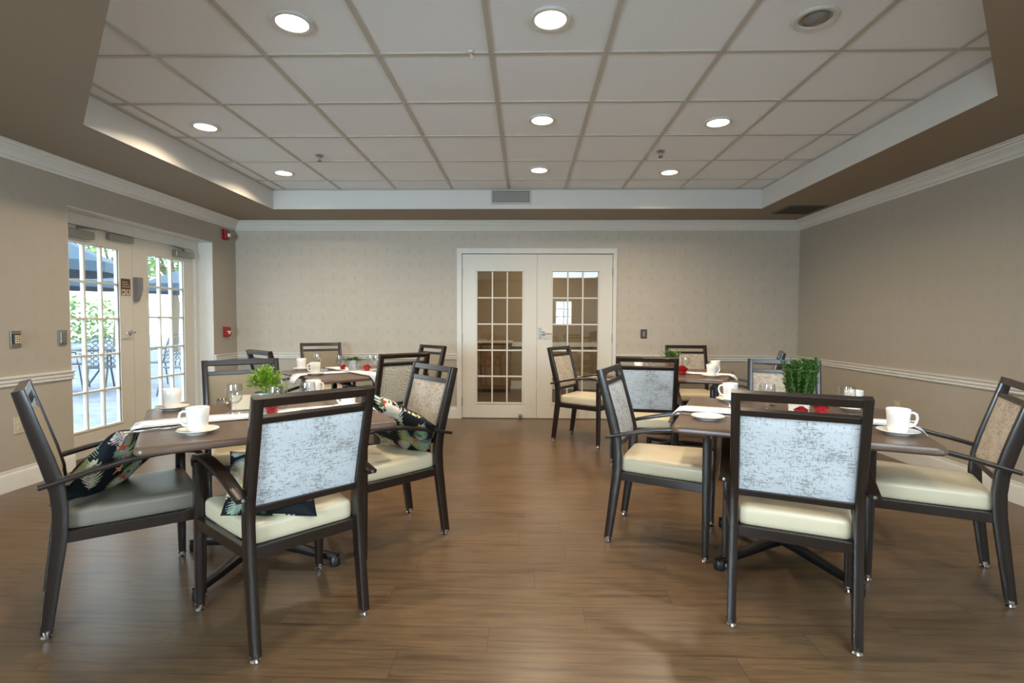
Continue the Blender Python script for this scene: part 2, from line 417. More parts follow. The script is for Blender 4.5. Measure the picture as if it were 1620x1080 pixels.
# ------------------------------------------------------------------ glazed doors
def glazed(name, w, h, ox0, ox1, oz0, oz1, cols, rows, t=.042, mat='door_paint', bead=.018, mw_=.018, glass='pane_glass'):
    """leaf in local x 0..w, z 0..h, thickness y 0..t (front face y=0)"""
    root = bpy.data.objects.new(name, None); COL.objects.link(root); root['kind'] = 'structure'
    bm = new()
    bxr(bm, 0, ox0, 0, t, 0, h); bxr(bm, ox1, w, 0, t, 0, h); bxr(bm, ox0, ox1, 0, t, 0, oz0); bxr(bm, ox0, ox1, 0, t, oz1, h)
    obj('door_frame', bm, mat, root)
    bm = new()
    for (a0, a1, b0, b1) in ((ox0 - bead, ox1 + bead, oz0 - bead, oz0), (ox0 - bead, ox1 + bead, oz1, oz1 + bead), (ox0 - bead, ox0, oz0, oz1), (ox1, ox1 + bead, oz0, oz1)):
        bxr(bm, a0, a1, -.008, .012, b0, b1)
    obj('glazing_bead', bm, mat, root, bevel=.003, seg=1)
    bm = new()
    for i in range(1, cols):
        x = ox0 + (ox1 - ox0) * i / cols; bxr(bm, x - mw_ / 2, x + mw_ / 2, .002, t - .002, oz0, oz1)
    for i in range(1, rows):
        z = oz0 + (oz1 - oz0) * i / rows; bxr(bm, ox0, ox1, .003, t - .003, z - mw_ / 2, z + mw_ / 2)
    obj('muntins', bm, mat, root, bevel=.003, seg=1)
    bm = new(); bxr(bm, ox0, ox1, t / 2 - .002, t / 2 + .002, oz0, oz1)
    obj('glass_pane', bm, glass, root)
    return root
def lever(parent, x, z, sgn, y=0):
    bm = new(); lathe(bm, [(0, .012), (.02, .012), (.027, .006), (.028, 0), (0, 0)], 24)
    bmesh.ops.rotate(bm, verts=bm.verts, cent=(0, 0, 0), matrix=Matrix.Rotation(radians(90), 3, 'X'))
    sweep(bm, [(0, -.008, 0), (0, -.045, 0), (sgn * .012, -.056, 0), (sgn * .05, -.058, 0), (sgn * .105, -.052, -.004)], circ(.009, 10), scale=[1, 1, 1.1, 1, .8])
    o = obj('door_handle', bm, 'chrome', parent, smooth=True, loc=(x, y, z)); o['label'] = 'satin chrome lever handle'; return o
# back pair
cx = (DX0 + DX1) / 2; lw = cx - DX0 - .004
d1 = glazed('door_1', lw, 2.02, .187, .74, .191, 1.81, 3, 5); d1.location = (DX0 + .002, YB + .012, .008)
d2 = glazed('door_2', lw, 2.02, .192, .745, .191, 1.81, 3, 5); d2.location = (cx + .002, YB + .012, .008)
lever(d2, .078, 1.05, 1)
bm = new(); bxr(bm, .018, .058, -.003, .001, .98, 1.12); obj('strike_plate', bm, 'satin_nickel', d2)
for dr, hx in ((d1, -.004), (d2, lw + .004)):
    for hz in (.2, 1.0, 1.8):
        bm = new(); lathe(bm, [(0, -.05), (.008, -.05), (.008, .05), (0, .05)], 10); obj('hinge', bm, 'satin_nickel', dr, smooth=True, loc=(hx, -.008, hz))
bm = new(); lathe(bm, [(0, 0), (.02, 0), (.02, .012), (.026, .03), (.022, .045), (0, .05)], 20)
bmesh.ops.rotate(bm, verts=bm.verts, cent=(0, 0, 0), matrix=Matrix.Rotation(radians(90), 3, 'X'))
o = obj('door_stop', bm, 'satin_nickel', d1, smooth=True, loc=(.725, -.001, .035))
bm = new()
for p in ((-.846, DX0 - .004, 0, 2.098), (DX1 + .004, 1.108, 0, 2.098), (DX0 - .004, DX1 + .004, 2.036, 2.098)): bxr(bm, p[0], p[1], YB - .018, YB + .002, p[2], p[3])
for p in ((DX0 - .02, DX0 - .001, 0, 2.05), (DX1 + .001, DX1 + .02, 0, 2.05), (DX0 - .02, DX1 + .02, 2.034, 2.06)): bxr(bm, p[0], p[1], YB, YB + .14, p[2], p[3])
struct(obj('trim_9', bm, 'white_trim'))
# adjoining room behind the glass
def hall():
    wall('wall_hall', [(-2.2, 2.6, 9.2, 9.3, 0, 2.6), (-2.2, -2.1, YB + .14, 9.2, 0, 2.6), (2.5, 2.6, YB + .14, 9.2, 0, 2.6)], 'hall_wall')
    bm = new(); bxr(bm, -2.2, 2.6, YB + .14, 9.3, -.1, 0); struct(obj('floor_hall', bm, 'hall_floor'))
    bm = new(); bxr(bm, -2.2, 2.6, YB + .14, 9.3, 2.6, 2.7); struct(obj('ceiling_hall', bm, 'riser_paint'))
    bm = new(); bxr(bm, -2.1, 2.5, 9.17, 9.2, .76, .84); bxr(bm, -2.1, 2.5, 9.18, 9.2, 0, .14); struct(obj('trim_10', bm, 'white_trim'))
hall()
# sideboard seen dimly through the left leaf
sb = thing('sideboard', 'dim wooden sideboard in the room behind the left glazed door', 'sideboard', (-1.0, 8.9, 0))
bm = new(); bxr(bm, -.75, .75, -.24, .22, .06, .84); obj('body', bm, 'wood_pot', sb, bevel=.004)
bm = new(); bxr(bm, -.78, .78, -.27, .25, .84, .87); obj('top', bm, 'vinyl_cream', sb, bevel=.004)
for i in range(3):
    bm = new(); bxr(bm, -.72 + i * .49, -.26 + i * .49, -.258, -.24, .12, .8); dd = obj('door', bm, 'wood_pot', sb, bevel=.004)
    bm = new(); bxr(bm, -.30 + i * .49, -.285 + i * .49, -.275, -.258, .5, .62); obj('handle', bm, 'satin_nickel', dd)

# patio pair in the left recess (local x -> world +y, front -> +x)
def place_left(r, y): r.location = (RX, y, .012); r.rotation_euler = (0, 0, radians(90))
LW = .905
fy0 = 3.98 - .02
d3 = glazed('door_3', LW, 1.985, .19, .735, .235, 1.84, 3, 5); place_left(d3, 3.98)
d4 = glazed('door_4', LW, 1.985, .205, .735, .285, 1.84, 3, 5); place_left(d4, 4.889)
lever(d3, .865, 1.07, -1)
def closer(parent, x0, x1, z, arm_to):
    bm = new(); bxr(bm, x0, x1, -.06, 0, z, z + .065); c = obj('door_closer', bm, 'satin_nickel', parent, bevel=.006)
    bm = new(); sweep(bm, [((x0 + x1) / 2, -.03, z + .065), ((x0 + x1) / 2, -.03, z + .085), (arm_to, -.09, z + .095), ((x0 + x1) / 2 + (arm_to - (x0 + x1) / 2) * .1, -.01, z + .1)], rect(.02, .006)); obj('closer_arm', bm, 'grey_plastic', c)
closer(d3, .12, .42, 1.88, .5); closer(d4, .56, .86, 1.88, .45)
bm = new(); bxr(bm, .60, .885, -.045, 0, 1.92, 1.975); obj('coordinator', bm, 'satin_nickel', d3, bevel=.004)
sg = bm = new(); bxr(bm, .765, .875, -.004, 0, 1.42, 1.58)
sign = obj('door_sign', bm, 'sign_brown', d3); sign['label'] = 'small brown notice plate with two white pictograms'
bm = new()
for k, cx_ in enumerate((.792, .846)):
    bxr(bm, cx_ - .022, cx_ + .022, -.0052, -.004, 1.425, 1.478)
obj('pictogram_field', bm, 'beige_paper', sign)
bm = new()
bx(bm, (.787, -.0057, 1.452), (.022, .001, .022)); bx(bm, (.847, -.0057, 1.452), (.012, .001, .034)); bx(bm, (.847, -.0057, 1.462), (.02, .001, .012))
obj('pictogram', bm, 'sign_brown', sign)
bm = new()
for k in range(3): bxr(bm, .775, .865 - .01 * k, -.0052, -.004, 1.5 + k * .022, 1.506 + k * .022)
obj('notice_lines', bm, 'beige_paper', sign)
bm = new(); A = []
for i in range(9):
    z = 1.37 + i * .029; w = .06 + .028 * min(1, i / 4); dpt = .03 + .03 * sin(min(1, i / 5) * pi / 2)
    A.append([bm.verts.new(p) for p in ((.0, 0, z), (.0, -dpt * .8, z), (w * .35, -dpt, z), (w * .8, -dpt * .8, z), (w, 0, z))])
for a_, b_ in zip(A, A[1:]):
    for i in range(4): bm.faces.new((a_[i], a_[i + 1], b_[i + 1], b_[i]))
bm.faces.new(A[0]); bm.faces.new(A[-1])
o = obj('alarm_unit', bm, 'grey_plastic', d4, smooth=True); o.location.x = .005; o['label'] = 'grey shield-shaped door alarm unit'
# frame round the patio doors
bm = new()
bxr(bm, RX - .06, RX + .03, 3.94, 3.978, 0, OH); bxr(bm, RX - .06, RX + .03, 5.796, OY1 + .01, 0, OH); bxr(bm, RX - .06, RX + .03, 3.978, 5.796, 1.998, OH)
struct(obj('trim_11', bm, 'white_trim'))
bm = new()   # painted reveal
bxr(bm, RX + .03, XL - .002, OY1 - .006, OY1 + .004, 0, OH); bxr(bm, RX + .03, XL - .002, OY0 - .004, OY0 + .006, 0, OH); bxr(bm, RX + .03, XL - .002, OY0, OY1, OH - .006, OH + .004)
struct(obj('trim_12', bm, 'white_trim'))
bm = new(); bxr(bm, RX - .07, XL, OY0, OY1, 0, .012); struct(obj('trim_13', bm, 'brown_plastic'))

# rear window behind the camera
w1 = glazed('window_1', WX1 - WX0, WZ1 - WZ0, .05, WX1 - WX0 - .05, .05, WZ1 - WZ0 - .05, 2, 3, mat='white_trim'); w1.location = (WX1, YR - .08, WZ0); w1.rotation_euler = (0, 0, pi)

w2 = glazed('fill_window_2', 1.8, 1.4, .05, 1.75, .05, 1.35, 3, 3, mat='white_trim'); w2.location = (-1.6, YR - .08, .7); w2.rotation_euler = (0, 0, pi)  # unseen window added at the rear left for cool fill light
w3 = glazed('fill_window_3', 1.8, 1.4, .05, 1.75, .05, 1.35, 3, 3, mat='white_trim'); w3.location = (XR + .08, -.5, .7); w3.rotation_euler = (0, 0, -pi / 2)  # another added window, in the right wall, to let cool fill in

# ------------------------------------------------------------------ ceiling fixtures
def lightdata(name, typ, loc, energy, color, size=.14, spread=None, rot=(0, 0, 0)):
    ld = bpy.data.lights.new(name, typ); ld.energy = energy; ld.color = color
    if typ == 'AREA':
        ld.shape = 'DISK'; ld.size = size
        if spread: ld.spread = spread
    o = bpy.data.objects.new(name, ld); COL.objects.link(o); o.location = loc; o.rotation_euler = rot; return o
LP = [(-1.125, 2.49, 'front left'), (.11, 2.485, 'front centre'), (-2.37, 3.79, 'middle left'), (.11, 3.70, 'middle centre'), (1.365, 3.76, 'middle right'),
      (-2.346, 4.97, 'back left'), (.12, 4.90, 'back centre'), (1.361, 4.985, 'back right')]
def can(loc, label, lit, first=[None]):
    t = thing('ceiling_downlight', label, 'ceiling light', (loc[0], loc[1], HC), 0, 'recessed downlights in the tray ceiling')
    bm = new(); lathe(bm, [(.072, .004), (.075, -.004), (.092, -.006), (.098, -.002), (.098, .002), (.076, .03)], 40); obj('trim_ring', bm, 'riser_paint', t, smooth=True)
    if lit:
        bm = new(); lathe(bm, [(0, .0015), (.072, .0015), (.072, .004), (0, .004)], 36); obj('lens', bm, 'lens_glow', t)
    else:
        bm = new(); lathe(bm, [(.074, .002), (.066, .006), (.06, .0065), (0, .0065)], 36); obj('reflector', bm, 'satin_nickel', t, smooth=True)
        bm = new(); lathe(bm, [(0, -.016), (.022, -.014), (.042, -.006), (.052, .006), (0, .006)], 32); obj('bulb', bm, 'grey_plastic', t, smooth=True)
    return t
for x, y, w in LP:
    can((x, y), 'lit round recessed downlight, %s of the tray ceiling' % w, True)
    lightdata('downlight_lamp', 'AREA', (x, y, HC - .008), 15, (1, .81, .59), .13, radians(150))
can((1.35, 2.5), 'unlit recessed downlight with a grey bulb, front right of the tray ceiling', False)
# added glowing panel standing for flash bounced off the soffit behind the camera
pl = thing('flash_bounce_panel', 'added glowing panel standing in for flash bounced off the ceiling behind the viewpoint', 'ceiling light', (1.2, -.2, S))
bm = new(); bxr(bm, -.7, .7, -1.2, 1.2, -.012, -.004); obj('glow_sheet', bm, 'flash_bounce_glow', pl)
bm = new()
for p in ((-.73, .73, -1.23, -1.2), (-.73, .73, 1.2, 1.23), (-.73, -.7, -1.2, 1.2), (.7, .73, -1.2, 1.2)): bxr(bm, p[0], p[1], p[2], p[3], -.02, 0)
obj('frame', bm, 'riser_paint', pl)
def daylight(loc, rot, sx_, sy_, e, col=(.64, .83, 1.0)):
    o = lightdata('window_fill_light', 'AREA', loc, e, col); o.data.shape = 'RECTANGLE'; o.data.size = sx_; o.data.size_y = sy_; o.rotation_euler = rot; return o
daylight((XR + .26, -1.4, 1.4), (0, radians(90), 0), 1.4, 1.8, 150)  # fill lamp outside the added right wall window
daylight((-2.5, YR - .26, 1.4), (radians(90), 0, 0), 1.8, 1.4, 340)  # strong fill lamp outside the added rear left window
daylight((1.14, YR - .26, 1.47), (radians(90), 0, 0), .5, .7, 14)

def sprinkler(x, y, label):
    t = thing('fire_sprinkler', label, 'sprinkler', (x, y, HC), 0, 'sprinkler heads in the ceiling')
    bm = new(); lathe(bm, [(.032, 0), (.034, -.006), (.012, -.01), (.01, -.03), (0, -.03)], 20); obj('escutcheon', bm, 'satin_nickel', t, smooth=True)
    bm = new(); lathe(bm, [(0, -.042), (.018, -.043), (.02, -.046), (0, -.047)], 16)
    for s in (-1, 1): sweep(bm, [(s * .008, 0, -.028), (s * .011, 0, -.036), (0, 0, -.045)], circ(.002, 6))
    obj('deflector', bm, 'brown_plastic', t)
sprinkler(-1.79, 4.46, 'small brown sprinkler head in the ceiling left of centre'); sprinkler(1.12, 4.385, 'small brown sprinkler head in the ceiling right of centre')
bm = new(); sweep(bm, [(0, 0, .004), (0, 0, -.012), (.012, .004, -.02), (.0, .01, -.026)], circ(.0035, 8))
bxr(bm, -.012, .012, -.012, .012, -.004, .004)
tag(obj('ceiling_hook', bm, 'riser_paint', loc=(-.3, 2.77, HC)), 'small white hook clipped to the ceiling grid', 'hook')
# vents
v1 = thing('air_vent', 'small white egg-crate vent in the back face of the ceiling tray', 'vent', (-.165, 5.604, 2.545))
bm = new(); bxr(bm, -.2, .2, -.004, .002, -.058, .066); obj('backing', bm, 'vent_dark', v1)
bm = new()
for p in ((-.215, .215, .062, .074), (-.215, .215, -.072, -.055), (-.215, -.198, -.055, .062), (.198, .215, -.055, .062)): bxr(bm, p[0], p[1], -.012, 0, p[2], p[3])
obj('frame', bm, 'vent_paint', v1)
bm = new()
for i in range(1, 22): x = -.198 + i * .018; bxr(bm, x - .003, x + .003, -.01, -.004, -.055, .062)
for i in range(1, 7): z = -.055 + i * .0168; bxr(bm, -.198, .198, -.009, -.003, z - .003, z + .003)
obj('grille', bm, 'vent_paint', v1)
v2 = thing('return_vent', 'dark brown slatted vent in the soffit near the back right corner', 'vent', (2.93, 5.65, S))
bm = new(); bxr(bm, -.19, .19, -.19, .19, -.004, 0); obj('backing', bm, 'vent_dark', v2)
bm = new()
for p in ((-.2, .2, -.2, -.185), (-.2, .2, .185, .2), (-.2, -.185, -.185, .185), (.185, .2, -.185, .185)): bxr(bm, p[0], p[1], p[2], p[3], -.01, 0)
obj('frame', bm, 'vent_brown', v2)
bm = new()
for i in range(1, 14): y = -.185 + i * .0265; bx(bm, (0, y, -.006), (.37, .012, .003), Matrix.Rotation(radians(35), 3, 'X'))
obj('slat', bm, 'vent_brown', v2)

# ------------------------------------------------------------------ wall devices
def plate(name, label, cat, loc, rotz, w, h, mat, t=.01, extra=None):
    o = thing(name, label, cat, loc, rotz)
    bm = new(); bxr(bm, -w / 2, w / 2, -t, 0, -h / 2, h / 2); obj('plate', bm, mat, o, bevel=.002)
    if extra: extra(o)
    return o
RL, RR_ = radians(90), radians(-90)
def ex_strobe(o):
    bm = new(); bxr(bm, -.045, .045, -.045, -.008, -.052, .048); obj('housing', bm, 'alarm_red', o, bevel=.01)
    bm = new(); lathe(bm, [(0, .03), (.02, .022), (.028, 0), (0, 0)], 20); bmesh.ops.rotate(bm, verts=bm.verts, cent=(0, 0, 0), matrix=Matrix.Rotation(radians(90), 3, 'X'))
    l = obj('strobe_lens', bm, 'porcelain', o, smooth=True, loc=(.012, -.04, -.004)); l['label'] = 'white strobe lens'
plate('alarm_strobe', 'red fire alarm strobe high on the wall in the back left corner', 'fire alarm', (XL, 6.1, 2.225), RL, .115, .125, 'alarm_red', .012, ex_strobe)
def ex_pull(o):
    bm = new(); bxr(bm, -.05, .05, -.04, -.008, -.05, .055); obj('housing', bm, 'alarm_red', o, bevel=.006)
    bm = new(); bxr(bm, -.03, .03, -.052, -.04, .0, .014); bxr(bm, -.008, .008, -.052, -.04, -.026, .0); h = obj('pull_handle', bm, 'porcelain', o, bevel=.002); h['label'] = 'white T-shaped pull handle'
plate('fire_alarm_pull', 'red fire alarm pull station low on the wall by the back left corner', 'fire alarm', (XL, 6.09, 1.063), RL, .11, .125, 'alarm_red', .012, ex_pull)
def ex_key(o):
    bm = new(); bxr(bm, -.026, .026, -.022, -.008, -.034, .036); obj('keypad_body', bm, 'black_plastic', o, bevel=.002)
    for r in range(4):
        for c in range(3):
            bm = new(); bxr(bm, -.0055, .0055, -.004, 0, -.0055, .0055); obj('key', bm, 'beige_paper', o, loc=(-.015 + c * .015, -.022, .022 - r * .0155))
plate('keypad', 'metal door keypad with small square keys on the left wall', 'keypad', (XL, 3.535, 1.063), RL, .075, .118, 'satin_nickel', .012, ex_key)
def ex_btn(o):
    bm = new(); bxr(bm, -.026, .026, -.02, -.01, -.045, .045); obj('push_plate', bm, 'satin_nickel', o, bevel=.003)
plate('push_button', 'brushed metal exit push plate on the left wall beside the patio doors', 'switch', (XL, 3.903, 1.063), RL, .07, .115, 'grey_plastic', .012, ex_btn)
def ex_outlet(o):
    for z in (-.02, .02):
        bm = new(); lathe(bm, [(0, .004), (.016, .004), (.017, 0), (0, 0)], 20); bmesh.ops.rotate(bm, verts=bm.verts, cent=(0, 0, 0), matrix=Matrix.Rotation(radians(90), 3, 'X')); obj('socket', bm, 'ivory_plastic', o, smooth=True, loc=(0, -.006, z))
plate('wall_outlet', 'ivory wall outlet low on the left wall behind the chair', 'outlet', (XL + .004, 3.538, .45), RL, .072, .115, 'ivory_plastic', .007, ex_outlet)
plate('wall_outlet', 'ivory wall outlet on the right wall behind the far right chair', 'outlet', (XR - .004, 4.62, .46), RR_, .075, .115, 'ivory_plastic', .007, ex_outlet)
def ex_sw(o):
    bm = new(); bxr(bm, -.016, .016, -.013, -.006, -.034, .034); obj('rocker', bm, 'grey_plastic', o, bevel=.002)
plate('light_switch', 'small dark brown light switch right of the glazed double doors', 'switch', (1.447, YB, 1.06), 0, .078, .11, 'brown_plastic', .008, ex_sw)

# ------------------------------------------------------------------ chairs
def rear_y(z):   # centre line of rear post
    pts = [(0, -.256), (.2, -.23), (.38, -.207), (.48, -.203), (.56, -.21), (.66, -.234), (.8, -.272), (.942, -.309)]
    for (z0, y0), (z1, y1) in zip(pts, pts[1:]):
        if z <= z1: return y0 + (y1 - y0) * (z - z0) / (z1 - z0)
    return pts[-1][1]
def make_chair(label, fabric, rear_fabric=None, vinyl='vinyl_cream', loc=(0, 0, 0), rotz=0, group='dining chairs'):
    t = thing('dining_chair', label, 'chair', loc, rotz, group)
    zs = [.018, .1, .2, .3, .38, .43, .48, .52, .56, .61, .66, .73, .8, .88, .942]
    for s in (-1, 1):
        bm = new(); sc = [(1, .75 + .25 * min(1, z / .35)) if z < .7 else (1, 1 - .22 * (z - .7) / .242) for z in zs]
        sweep(bm, [(s * .2105, rear_y(z), z) for z in zs], rect(.033, .05, .003), side=(1, 0, 0), scale=sc)
        lg = obj('leg', bm, 'chair_metal', t, smooth=True, angle=40)
        bm = new(); lathe(bm, [(0, 0), (.016, 0), (.019, .004), (.014, .01), (.014, .018), (.02, .02), (.02, .03), (0, .03)], 16); obj('glide', bm, 'chrome', lg, smooth=True, loc=(s * .2105, -.252, 0))
        # front leg and arm
        bm = new(); fz = [.018, .15, .3, .45, .56, .6, .625]
        sweep(bm, [(s * .255, .252, z) for z in fz], rect(.031, .042, .003), side=(1, 0, 0), scale=[(.95, .72), (1, .82), (1, .92), (1, 1), (1, 1), (1.05, 1), (1.2, 1)])
        lg = obj('leg', bm, 'chair_metal', t, smooth=True, angle=40)
        bm = new(); lathe(bm, [(0, 0), (.015, 0), (.018, .004), (.013, .01), (.013, .018), (.018, .02), (.018, .028), (0, .028)], 16); obj('glide', bm, 'chrome', lg, smooth=True, loc=(s * .255, .252, 0))
        ap = [(.2, -.29, .578), (.2475, -.262, .584), (.2475, -.2, .598), (.2465, -.1, .622), (.25, 0, .643), (.253, .1, .655), (.256, .18, .657), (.257, .23, .650), (.257, .255, .632), (.257, .262, .605)]
        bm = new(); sweep(bm, [(s * x, y, z) for x, y, z in ap[1:]], rect(.046, .019, .005), side=(1, 0, 0), scale=[.9, .95, 1, 1, 1.03, 1.03, 1, .95, .8])
        obj('arm', bm, 'chair_metal', t, smooth=True, angle=40)
        bm = new(); lathe(bm, [(0, 0), (.006, .001), (.007, .004), (.006, .008), (0, .009)], 12); bmesh.ops.rotate(bm, verts=bm.verts, cent=(0, 0, 0), matrix=Matrix.Rotation(radians(90), 3, 'X'))
        obj('arm_bolt', bm, 'satin_nickel', t, smooth=True, loc=(s * .2475, -.26, .585))
    bm = new()
    for s in (-1, 1): sweep(bm, [(s * .211, -.2, .37), (s * .255, .25, .37)], rect(.024, .042))
    bxr(bm, -.25, .25, .236, .262, .349, .391); bxr(bm, -.205, .205, -.216, -.192, .349, .391)
    bxr(bm, -.2, .2, -.19, .24, .379, .389)
    obj('seat_frame', bm, 'chair_metal', t, bevel=.002, seg=1)
    # cushion
    bm = new(); nx, ny, nr = 20, 20, 5; R_ = .02; H = .082
    def pt(u, v):  # u,v in -1..1
        su = math.copysign(abs(u) ** 1.0, u); y = -.196 + (v + 1) / 2 * .458
        hw = .194 + (.236 - .194) * (v + 1) / 2 + .006 * (1 - v * v)
        return su * hw, y
    rows = []
    prof = [(.006, 0), (.001, .006), (0, .02), (0, .055), (.002, .064), (.008, .071), (.018, .0755), (.05, .079), (.12, .082), (.19, .083)]
    N_ = 40
    for ins, z in prof:
        ring = []
        for i in range(N_ * 4):
            side = i // N_; f = (i % N_) / N_ * 2 - 1
            u, v = [(f, -1), (1, f), (-f, 1), (-1, -f)][side]
            # round the corner a bit
            k = max(0, (abs(u) + abs(v) - 1.88)) ; q = 1 - k * .28
            x, y = pt(u * q, v * q)
            cxx, cyy = 0, .033; r = hypot(x - cxx, y - cyy); ff = max(0, (1 - ins / .22))
            ring.append(bm.verts.new((x * ff, cyy + (y - cyy) * ff, .391 + z)))
        rows.append(ring)
    for a_, b_ in zip(rows, rows[1:]):
        for i in range(N_ * 4): j = (i + 1) % (N_ * 4); bm.faces.new((a_[i], a_[j], b_[j], b_[i]))
    bm.faces.new(rows[-1]); bm.faces.new(list(reversed(rows[0])))
    obj('seat', bm, vinyl, t, smooth=True, angle=60)
    # back rails
    for z0, z1, dd in ((.91, .942, .036), (.849, .873, .03), (.518, .542, .03)):
        bm = new()
        zc = (z0 + z1) / 2; yc = rear_y(zc); a_ = Matrix.Rotation(math.atan2(.26, 1) if zc > .6 else .12, 3, 'X')
        bx(bm, (0, yc, zc), (.396, dd, z1 - z0), a_); obj('back_rail', bm, 'chair_metal', t, bevel=.002, seg=1)
    def panel(off0, off1, name, mat):
        bm = new(); nz, nx = 14, 12; G0 = []; G1 = []
        for i in range(nz + 1):
            z = .541 + (.851 - .541) * i / nz; r0 = []; r1 = []
            for j in range(nx + 1):
                u = j / nx * 2 - 1; w = i / nz * 2 - 1
                e = (1 - max(abs(u), abs(w)) ** 8) * 1.0
                x = u * .1965
                r0.append(bm.verts.new((x, rear_y(z) + off0, z))); r1.append(bm.verts.new((x, rear_y(z) + off0 + (off1 - off0) * (.35 + .65 * e), z)))
            G0.append(r0); G1.append(r1)
        for G in (G0, G1):
            for i in range(nz):
                for j in range(nx): bm.faces.new((G[i][j], G[i][j + 1], G[i + 1][j + 1], G[i + 1][j]))
        bd = lambda G: [G[0][j] for j in range(nx + 1)] + [G[i][nx] for i in range(1, nz + 1)] + [G[nz][j] for j in range(nx - 1, -1, -1)] + [G[i][0] for i in range(nz - 1, 0, -1)]
        b0, b1 = bd(G0), bd(G1); n = len(b0)
        for i in range(n): bm.faces.new((b0[i], b0[(i + 1) % n], b1[(i + 1) % n], b1[i]))
        return obj(name, bm, mat, t, smooth=True, angle=50)
    panel(0, .02, 'backrest', fabric)
    rp = panel(0, -.012, 'back_panel', rear_fabric or fabric)
    return t
D, T_, PL, CI = 'fabric_distressed', 'fabric_distressed_tan', 'fabric_plain', 'fabric_circles'
protoD = make_chair('dark framed armchair seen from behind with a pale distressed back, at the near right table', D, D, loc=(1.119, 2.172, 0), rotz=radians(66.6 - 90))
chairs = [ # x, y, facing, label
 (-.986, 2.07, 136.9, D, 'dark framed armchair seen from behind with a pale distressed back, at the near left table'),
 (-.777, 2.851, 221, T_, 'armchair with a distressed back and a leaf-print pillow, right of the near left table'),
 (.776, 2.898, -22.8, D, 'armchair with a distressed back and cream seat, left of the near right table'),
 (1.957, 2.509, 150.1, T_, 'armchair at the right edge of the picture, right of the near right table'),
 (1.693, 3.36, 248, T_, 'armchair facing the viewer behind the spiky plant, far side of the near right table'),
 (.614, 5.232, -31, T_, 'armchair standing in front of the glazed door, left of the back right table'),
 (.955, 4.13, 80, D, 'armchair seen from behind with a grey distressed back, near side of the back right table'),
 (1.798, 5.56, 267, T_, 'armchair against the back wall, far side of the back right table'),
 (2.02, 4.78, 156, T_, 'armchair mostly hidden by the spiky plant, right of the back right table'),
 (-1.689, 3.10, 308, PL, 'armchair with a plain taupe back facing the viewer, far side of the near left table'),
 (-1.18, 4.33, 134, CI, 'armchair with a ring-patterned back seen from behind, near side of the back left table'),
 (-1.217, 5.32, 225, PL, 'armchair with a plain taupe back right of the back left table, by the back wall'),
 (-2.235, 5.682, 301, PL, 'armchair with a plain taupe back against the back wall, behind the back left table'),
 (-2.1, 4.60, 50, PL, 'armchair showing only its top rail, left of the back left table'),
 (-1.759, 2.177, 42.5, PL, 'armchair with a taupe seat and leaf-print pillow at the left edge of the picture'),
]
protos = {D: protoD}
CH = []
for x, y, f, fab, lab in chairs:
    rz = radians(f - 90)
    if fab not in protos:
        c = make_chair(lab, fab, fab, 'vinyl_cream', (x, y, 0), rz); protos[fab] = c
    else: c = dup(protos[fab], (x, y, 0), rz, lab)
    CH.append(c)
for c in CH[-1].children:
    if c.name.startswith('seat') and not c.name.startswith('seat_f'):
        c.data = c.data.copy(); c.data.materials[0] = M['vinyl_taupe']
for c in CH[9].children:
    if c.name.startswith('back_panel'): pass

# ------------------------------------------------------------------ tables
def make_table(label, loc, ang):
    t = thing('dining_table', label, 'table', loc, radians(ang), 'square dining tables')
    bm = new(); h = .4825; r = .035; poly = []
    for cx_, cy_, a0 in ((h - r, h - r, 0), (-h + r, h - r, 90), (-h + r, -h + r, 180), (h - r, -h + r, 270)):
        for k in range(7): a_ = radians(a0 + 15 * k); poly.append((cx_ + r * cos(a_), cy_ + r * sin(a_)))
    rings = []
    for s_, z in ((.975, .722), (.99, .724), (1.0, .731), (1.0, .741), (.995, .749), (.985, .754), (.965, .755)):
        rings.append([bm.verts.new((x * s_, y * s_, z)) for x, y in poly])
    n = len(poly)
    for a_, b_ in zip(rings, rings[1:]):
        for i in range(n): bm.faces.new((a_[i], a_[(i + 1) % n], b_[(i + 1) % n], b_[i]))
    bm.faces.new(rings[-1]); bm.faces.new(list(reversed(rings[0])))
    obj('tabletop', bm, 'walnut', t, smooth=True, angle=30)
    oy = .17
    bm = new(); sweep(bm, [(0, oy, .07), (0, oy, .7)], circ(.038, 20), side=(1, 0, 0)); obj('column', bm, 'table_metal', t, smooth=True)
    bm = new(); bxr(bm, -.03, .03, oy - .33, oy + .25, .698, .722); bxr(bm, -.28, .28, oy - .03, oy + .03, .698, .722); obj('top_bracket', bm, 'table_metal', t)
    for k in range(4):
        a_ = radians(45 + 90 * k); d = Vector((cos(a_), sin(a_), 0)); p = Vector((0, oy, 0))
        bm = new(); sweep(bm, [p + Vector((0, 0, .085)), p + d * .1 + Vector((0, 0, .08)), p + d * .3 + Vector((0, 0, .052)), p + d * .42 + Vector((0, 0, .04))], rect(.045, .035, .006), scale=[1.1, 1.1, .9, .8])
        fo = obj('base_arm', bm, 'table_metal', t, smooth=True, angle=40)
        bm = new(); q = p + d * .405; lathe(bm, [(0, 0), (.024, 0), (.026, .006), (.026, .03), (.02, .045), (0, .05)], 16, q); obj('foot', bm, 'black_plastic', fo, smooth=True)
    return t
TB = {'T1': ((-1.235, 2.40), 34.5), 'T2': ((1.262, 2.49), -22.5), 'T3': ((-1.51, 4.50), 43.0), 'T4': ((1.318, 4.62), -24.4)}
names = {'T1': 'near left', 'T2': 'near right', 'T3': 'back left', 'T4': 'back right'}
t1 = make_table('square walnut topped dining table at the near left of the room', (*TB['T1'][0], 0), TB['T1'][1])
for k in ('T2', 'T3', 'T4'):
    dup(t1, (*TB[k][0], 0), radians(TB[k][1]), 'square walnut topped dining table at the %s of the room' % names[k])
ZT = .7555
